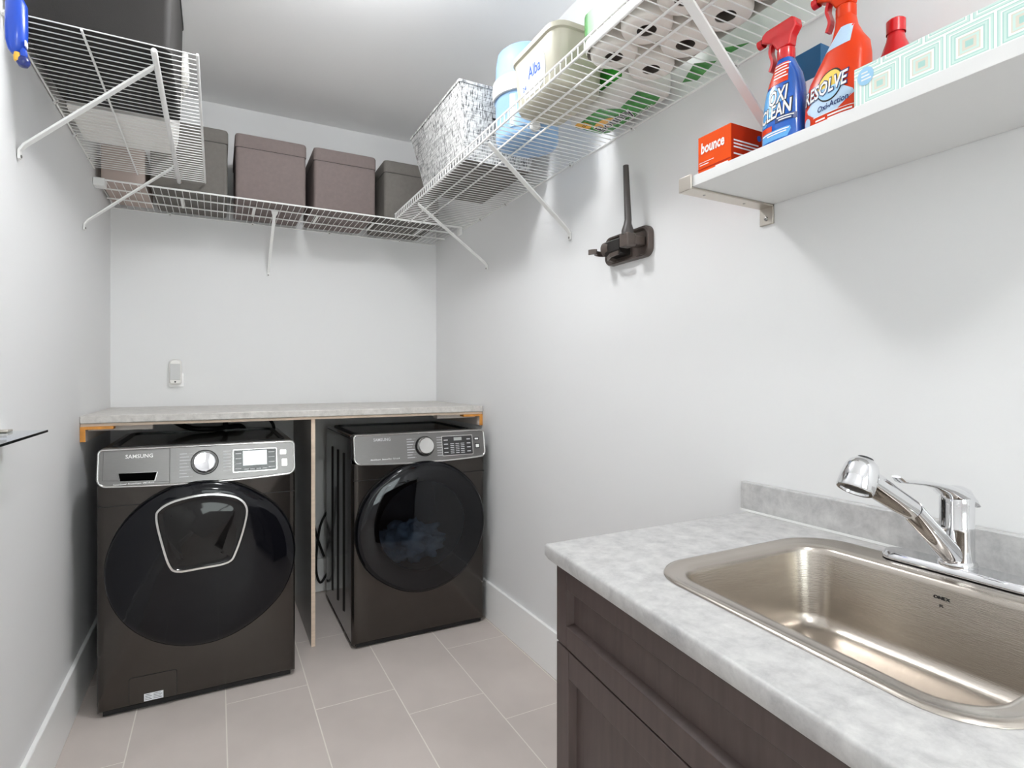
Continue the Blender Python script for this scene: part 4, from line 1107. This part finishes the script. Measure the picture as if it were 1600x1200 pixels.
def shaker(name, s0, s1, z0, z1, st=0.055):
    fr = MB()
    for a in ((s0, s0 + st, z0, z1), (s1 - st, s1, z0, z1), (s0 + st, s1 - st, z0, z0 + st), (s0 + st, s1 - st, z1 - st, z1)):
        fr.loft([[Gc(a[0], -0.0205, z), Gc(a[1], -0.0205, z), Gc(a[1], 0, z), Gc(a[0], 0, z)] for z in (a[2], a[3])])
    o = fr.build(name, 'cabinet_wood', t, bevel=0.0012)
    pan(s0 + st - 0.004, s1 - st + 0.004, -0.0195, -0.0155, z0 + st - 0.004, z1 - st + 0.004).build('centre_panel', 'cabinet_wood', o)
    # sloped moulding along the frame's inner edge
    for (sa, za, sb_, zb_, ns, nz) in ((s0 + st, z0 + st, s1 - st, z0 + st, 0, 1), (s0 + st, z1 - st, s1 - st, z1 - st, 0, -1), (s0 + st, z0 + st, s0 + st, z1 - st, 1, 0), (s1 - st, z0 + st, s1 - st, z1 - st, -1, 0)):
        k = 0.006
        MB().loft([[Gc(p[0], -0.001, p[1]), Gc(p[0] + ns * k, -0.0156, p[1] + nz * k), Gc(p[0], -0.0156, p[1])] for p in ((sa, za), (sb_, zb_))]).build('panel_mould', 'cabinet_wood', o)
shaker('drawer_front', 0.0, CL, 0.712, 0.878, 0.045)
shaker('cabinet_door', 0.0, CL / 2 - 0.0015, 0.105, 0.708, 0.055)
shaker('cabinet_door', CL / 2 + 0.0015, CL, 0.105, 0.708, 0.055)
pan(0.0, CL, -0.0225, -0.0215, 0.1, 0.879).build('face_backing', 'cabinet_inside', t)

# countertop with cut-out for the sink
KT = 0.915
y_far, y_near = -2.462, -3.475
xf = lambda y: -0.651 + 0.1 * (y + 2.469)
t = thing('sink_countertop', 'mottled grey laminate countertop holding the steel sink', 'countertop', (-0.33, -2.95, 0.88))
def sink_outline(i, n=8):
    """rounded opening, i = outward offset; front edge follows the counter's slight flare"""
    pts = rr(0, 1, 0, 1, 0.0001, 1)
    x_b, x_f0, y_f, y_n = -0.15 + i, -0.538 - i, -2.727 + i, -3.21 - i
    r = max(0.02, 0.062 + i * 0.8)
    o = []
    for x, y in rr(x_f0, x_b, y_n, y_f, r, n):
        k = (x_b - x) / (x_b - x_f0)
        o.append((x + k * 0.075 * (y + 2.79), y))
    return o
hole_ = sink_outline(0.018)
n_ = len(hole_)
def outer_of(i, x_front_off, yo):
    """point of the countertop's outline straight out from the sink centre through hole point i"""
    cx_, cy_ = -0.35, -2.97
    dx, dy = hole_[i][0] - cx_, hole_[i][1] - cy_
    best = 1e9
    if dx > 1e-9: best = min(best, (-0.0015 - cx_) / dx)
    if dy > 1e-9: best = min(best, (y_far + yo - cy_) / dy)
    if dy < -1e-9: best = min(best, (y_near - yo - cy_) / dy)
    den = dx - 0.1 * dy
    if den < -1e-9: best = min(best, (xf(cy_) - x_front_off - cx_) / den)
    return [cx_ + dx * best, cy_ + dy * best]
def top_ring(ins, z):
    o = [outer_of(i, -ins, -ins) for i in range(n_)]
    for X, Y in ((-0.0015, y_far - ins), (-0.0015, y_near + ins), (xf(y_far) + ins, y_far - ins), (xf(y_near) + ins, y_near + ins)):
        j = min(range(n_), key=lambda i: (o[i][0] - X) ** 2 + (o[i][1] - Y) ** 2)
        o[j] = [X, Y]
    return [(x, y, z) for x, y in o]
R_ = 0.007
rings = [[(x, y, KT - 0.034) for x, y in hole_], [(x, y, KT) for x, y in hole_], top_ring(R_, KT), top_ring(R_ * 0.5, KT - R_ * 0.13), top_ring(R_ * 0.13, KT - R_ * 0.5), top_ring(0, KT - R_), top_ring(0, KT - 0.024), top_ring(0.006, KT - 0.034), [(x, y, KT - 0.034) for x, y in hole_]]
MB().loft(rings, False, False).build('counter_slab', 'laminate_grey', t, True, angle=50)
MB().box(-0.022, -0.0015, y_near, -2.446, KT + 0.0004, KT + 0.078).build('backsplash', 'laminate_grey', t, bevel=0.003)
MB().box(-0.0235, -0.0222, y_near, -2.446, KT + 0.0005, KT + 0.006).build('sealant_bead', 'print_white', t)

# stainless sink
t = thing('sink', 'brushed stainless steel drop-in sink in the grey countertop', 'sink', (-0.35, -2.97, 0.75))
def so(i, z): return [(x, y, z) for x, y in sink_outline(i)]
def rimo(i, z):
    out = []
    for x, y in sink_outline(i):
        out.append((min(x, 10), y, z))
    return out
def back_ext(ring, d):
    cxm = -0.35
    return [(x + d * max(0.0, (x + 0.30) / 0.2) if x > -0.30 else x, y, z) for x, y, z in ring]
zb_ = 0.752
rg = [back_ext(so(0.040, KT + 0.0005), 0.038), back_ext(so(0.038, KT + 0.004), 0.038), back_ext(so(0.030, KT + 0.0052), 0.038), back_ext(so(0.026, KT + 0.003), 0.03), back_ext(so(0.012, KT + 0.0028), 0.01), so(0.004, KT + 0.0015), so(0.0, KT - 0.003), so(-0.003, KT - 0.012), so(-0.012, zb_ + 0.03), so(-0.018, zb_ + 0.012), so(-0.035, zb_ + 0.003), so(-0.06, zb_), so(-0.12, zb_ - 0.003)]
MB().loft(rg, False, True).build('basin', 'stainless', t, True, angle=60)
dc = (-0.36, -2.97)
MB().lathe((dc[0], dc[1], zb_ - 0.0025), (0, 0, 1), [(0.044, 0), (0.044, 0.003), (0.036, 0.004), (0.03, 0.001), (0.0, 0.0005)], 32).build('drain', 'chrome', t, True)
s = MB()
sinkback = lambda u, v: (-0.1535 - 0.009 * (KT - 0.012 - v) / 0.133 - 0.0008, -2.985 - u, v)
put_text(s, 'ONEX', sinkback, 0, 0.884, 0.026, 0.008, 0, 0.03); put_text(s, 'R', sinkback, 0, 0.871, 0.006, 0.007)
s.build('stamped_lettering', 'print_black', t)

# chrome faucet
fx_, fy_ = -0.088, -2.978
t = thing('kitchen_faucet', 'chrome pull-out faucet on a deck plate behind the sink', 'faucet', (fx_, fy_, KT))
zf = KT + 0.006
pl = rr(fx_ - 0.03, fx_ + 0.03, fy_ - 0.125, fy_ + 0.125, 0.03, 8)
MB().loft([[(x, y, zf - 0.001) for x, y in pl], [(x, y, zf + 0.005) for x, y in pl], [(fx_ + (x - fx_) * 0.85, fy_ + (y - fy_) * 0.96, zf + 0.012) for x, y in pl]]).build('deck_plate', 'chrome', t, True, angle=40)
MB().lathe((fx_, fy_, zf + 0.012), (0, 0, 1), [(0.03, 0), (0.031, 0.003), (0.030, 0.008), (0.0265, 0.011), (0.026, 0.062), (0.0265, 0.064), (0.0265, 0.072), (0.026, 0.074), (0.026, 0.112)], 40, True, True).build('faucet_body', 'chrome', t, True, angle=40)
# lever: domed cap sweeping into a long thin handle towards the room
cz = zf + 0.122
sec = []
for (dx_, dz_, w_, h_) in ((0.026, 0.004, 0.026, 0.008), (0.02, 0.016, 0.025, 0.016), (0.004, 0.028, 0.026, 0.024), (-0.02, 0.036, 0.0245, 0.022), (-0.048, 0.043, 0.020, 0.015), (-0.085, 0.05, 0.015, 0.010), (-0.125, 0.056, 0.0125, 0.008), (-0.16, 0.060, 0.011, 0.0065), (-0.182, 0.063, 0.010, 0.006), (-0.194, 0.070, 0.008, 0.004)):
    sec.append([(fx_ + dx_ + 0.25 * h_ * math.sin(q), fy_ + w_ * math.cos(q), cz + dz_ - h_ * 0.5 - 0.002 + h_ * 0.5 * math.sin(q)) for q in (2 * PI * k / 20 for k in range(20))])
MB().loft(sec).build('lever_handle', 'chrome', t, True, angle=60)
MB().lathe((fx_, fy_, zf + 0.124), (0, 0, 1), [(0.026, -0.001), (0.0262, 0.006), (0.025, 0.016), (0.02, 0.026), (0.01, 0.031), (0, 0.032)], 32).build('lever_cap', 'chrome', t, True, angle=60)
p0 = Vector((fx_ - 0.004, fy_, zf + 0.022)); p1 = Vector((-0.212, -2.965, 1.044)); p2 = Vector((-0.325, -2.955, 1.103))
MB().tube([p0, p0.lerp(p1, 0.3), p0.lerp(p1, 0.7), p1], [0.0195, 0.019, 0.018, 0.018], 24).build('spout', 'chrome', t, True, angle=50)
dv = (p2 - p1).normalized()
MB().tube([p1 + dv * 0.001, p1 + dv * 0.004], [0.0165, 0.0165], 24).build('spout_seam', 'faucet_dark', t, True)
MB().tube([p1 + dv * 0.004, p1 + dv * 0.012, p1.lerp(p2, 0.5), p1.lerp(p2, 0.85), p2], [0.0185, 0.019, 0.020, 0.021, 0.021], 24).build('spray_wand', 'chrome', t, True, angle=50)
hd_ = Vector((-0.50, 0.02, -0.86)).normalized()
hc = p2 + dv * 0.010 + Vector((0, 0, 0.020))
MB().lathe(hc, hd_, [(0.0, -0.012), (0.014, -0.011), (0.022, -0.004), (0.026, 0.006), (0.0275, 0.022), (0.028, 0.042), (0.0265, 0.045), (0.022, 0.045), (0.021, 0.041), (0, 0.041)], 36).build('spray_head', 'chrome', t, True, angle=45)
MB().lathe(hc, hd_, [(0.0205, 0.0412), (0.012, 0.0425), (0, 0.0425)], 24).build('spray_face', 'faucet_dark', t, True)
bt = -hd_
MB().lathe(hc + bt * 0.0105, bt, [(0.0125, 0), (0.012, 0.003), (0, 0.0035)], 20).build('spray_button', 'faucet_dark', t, True)
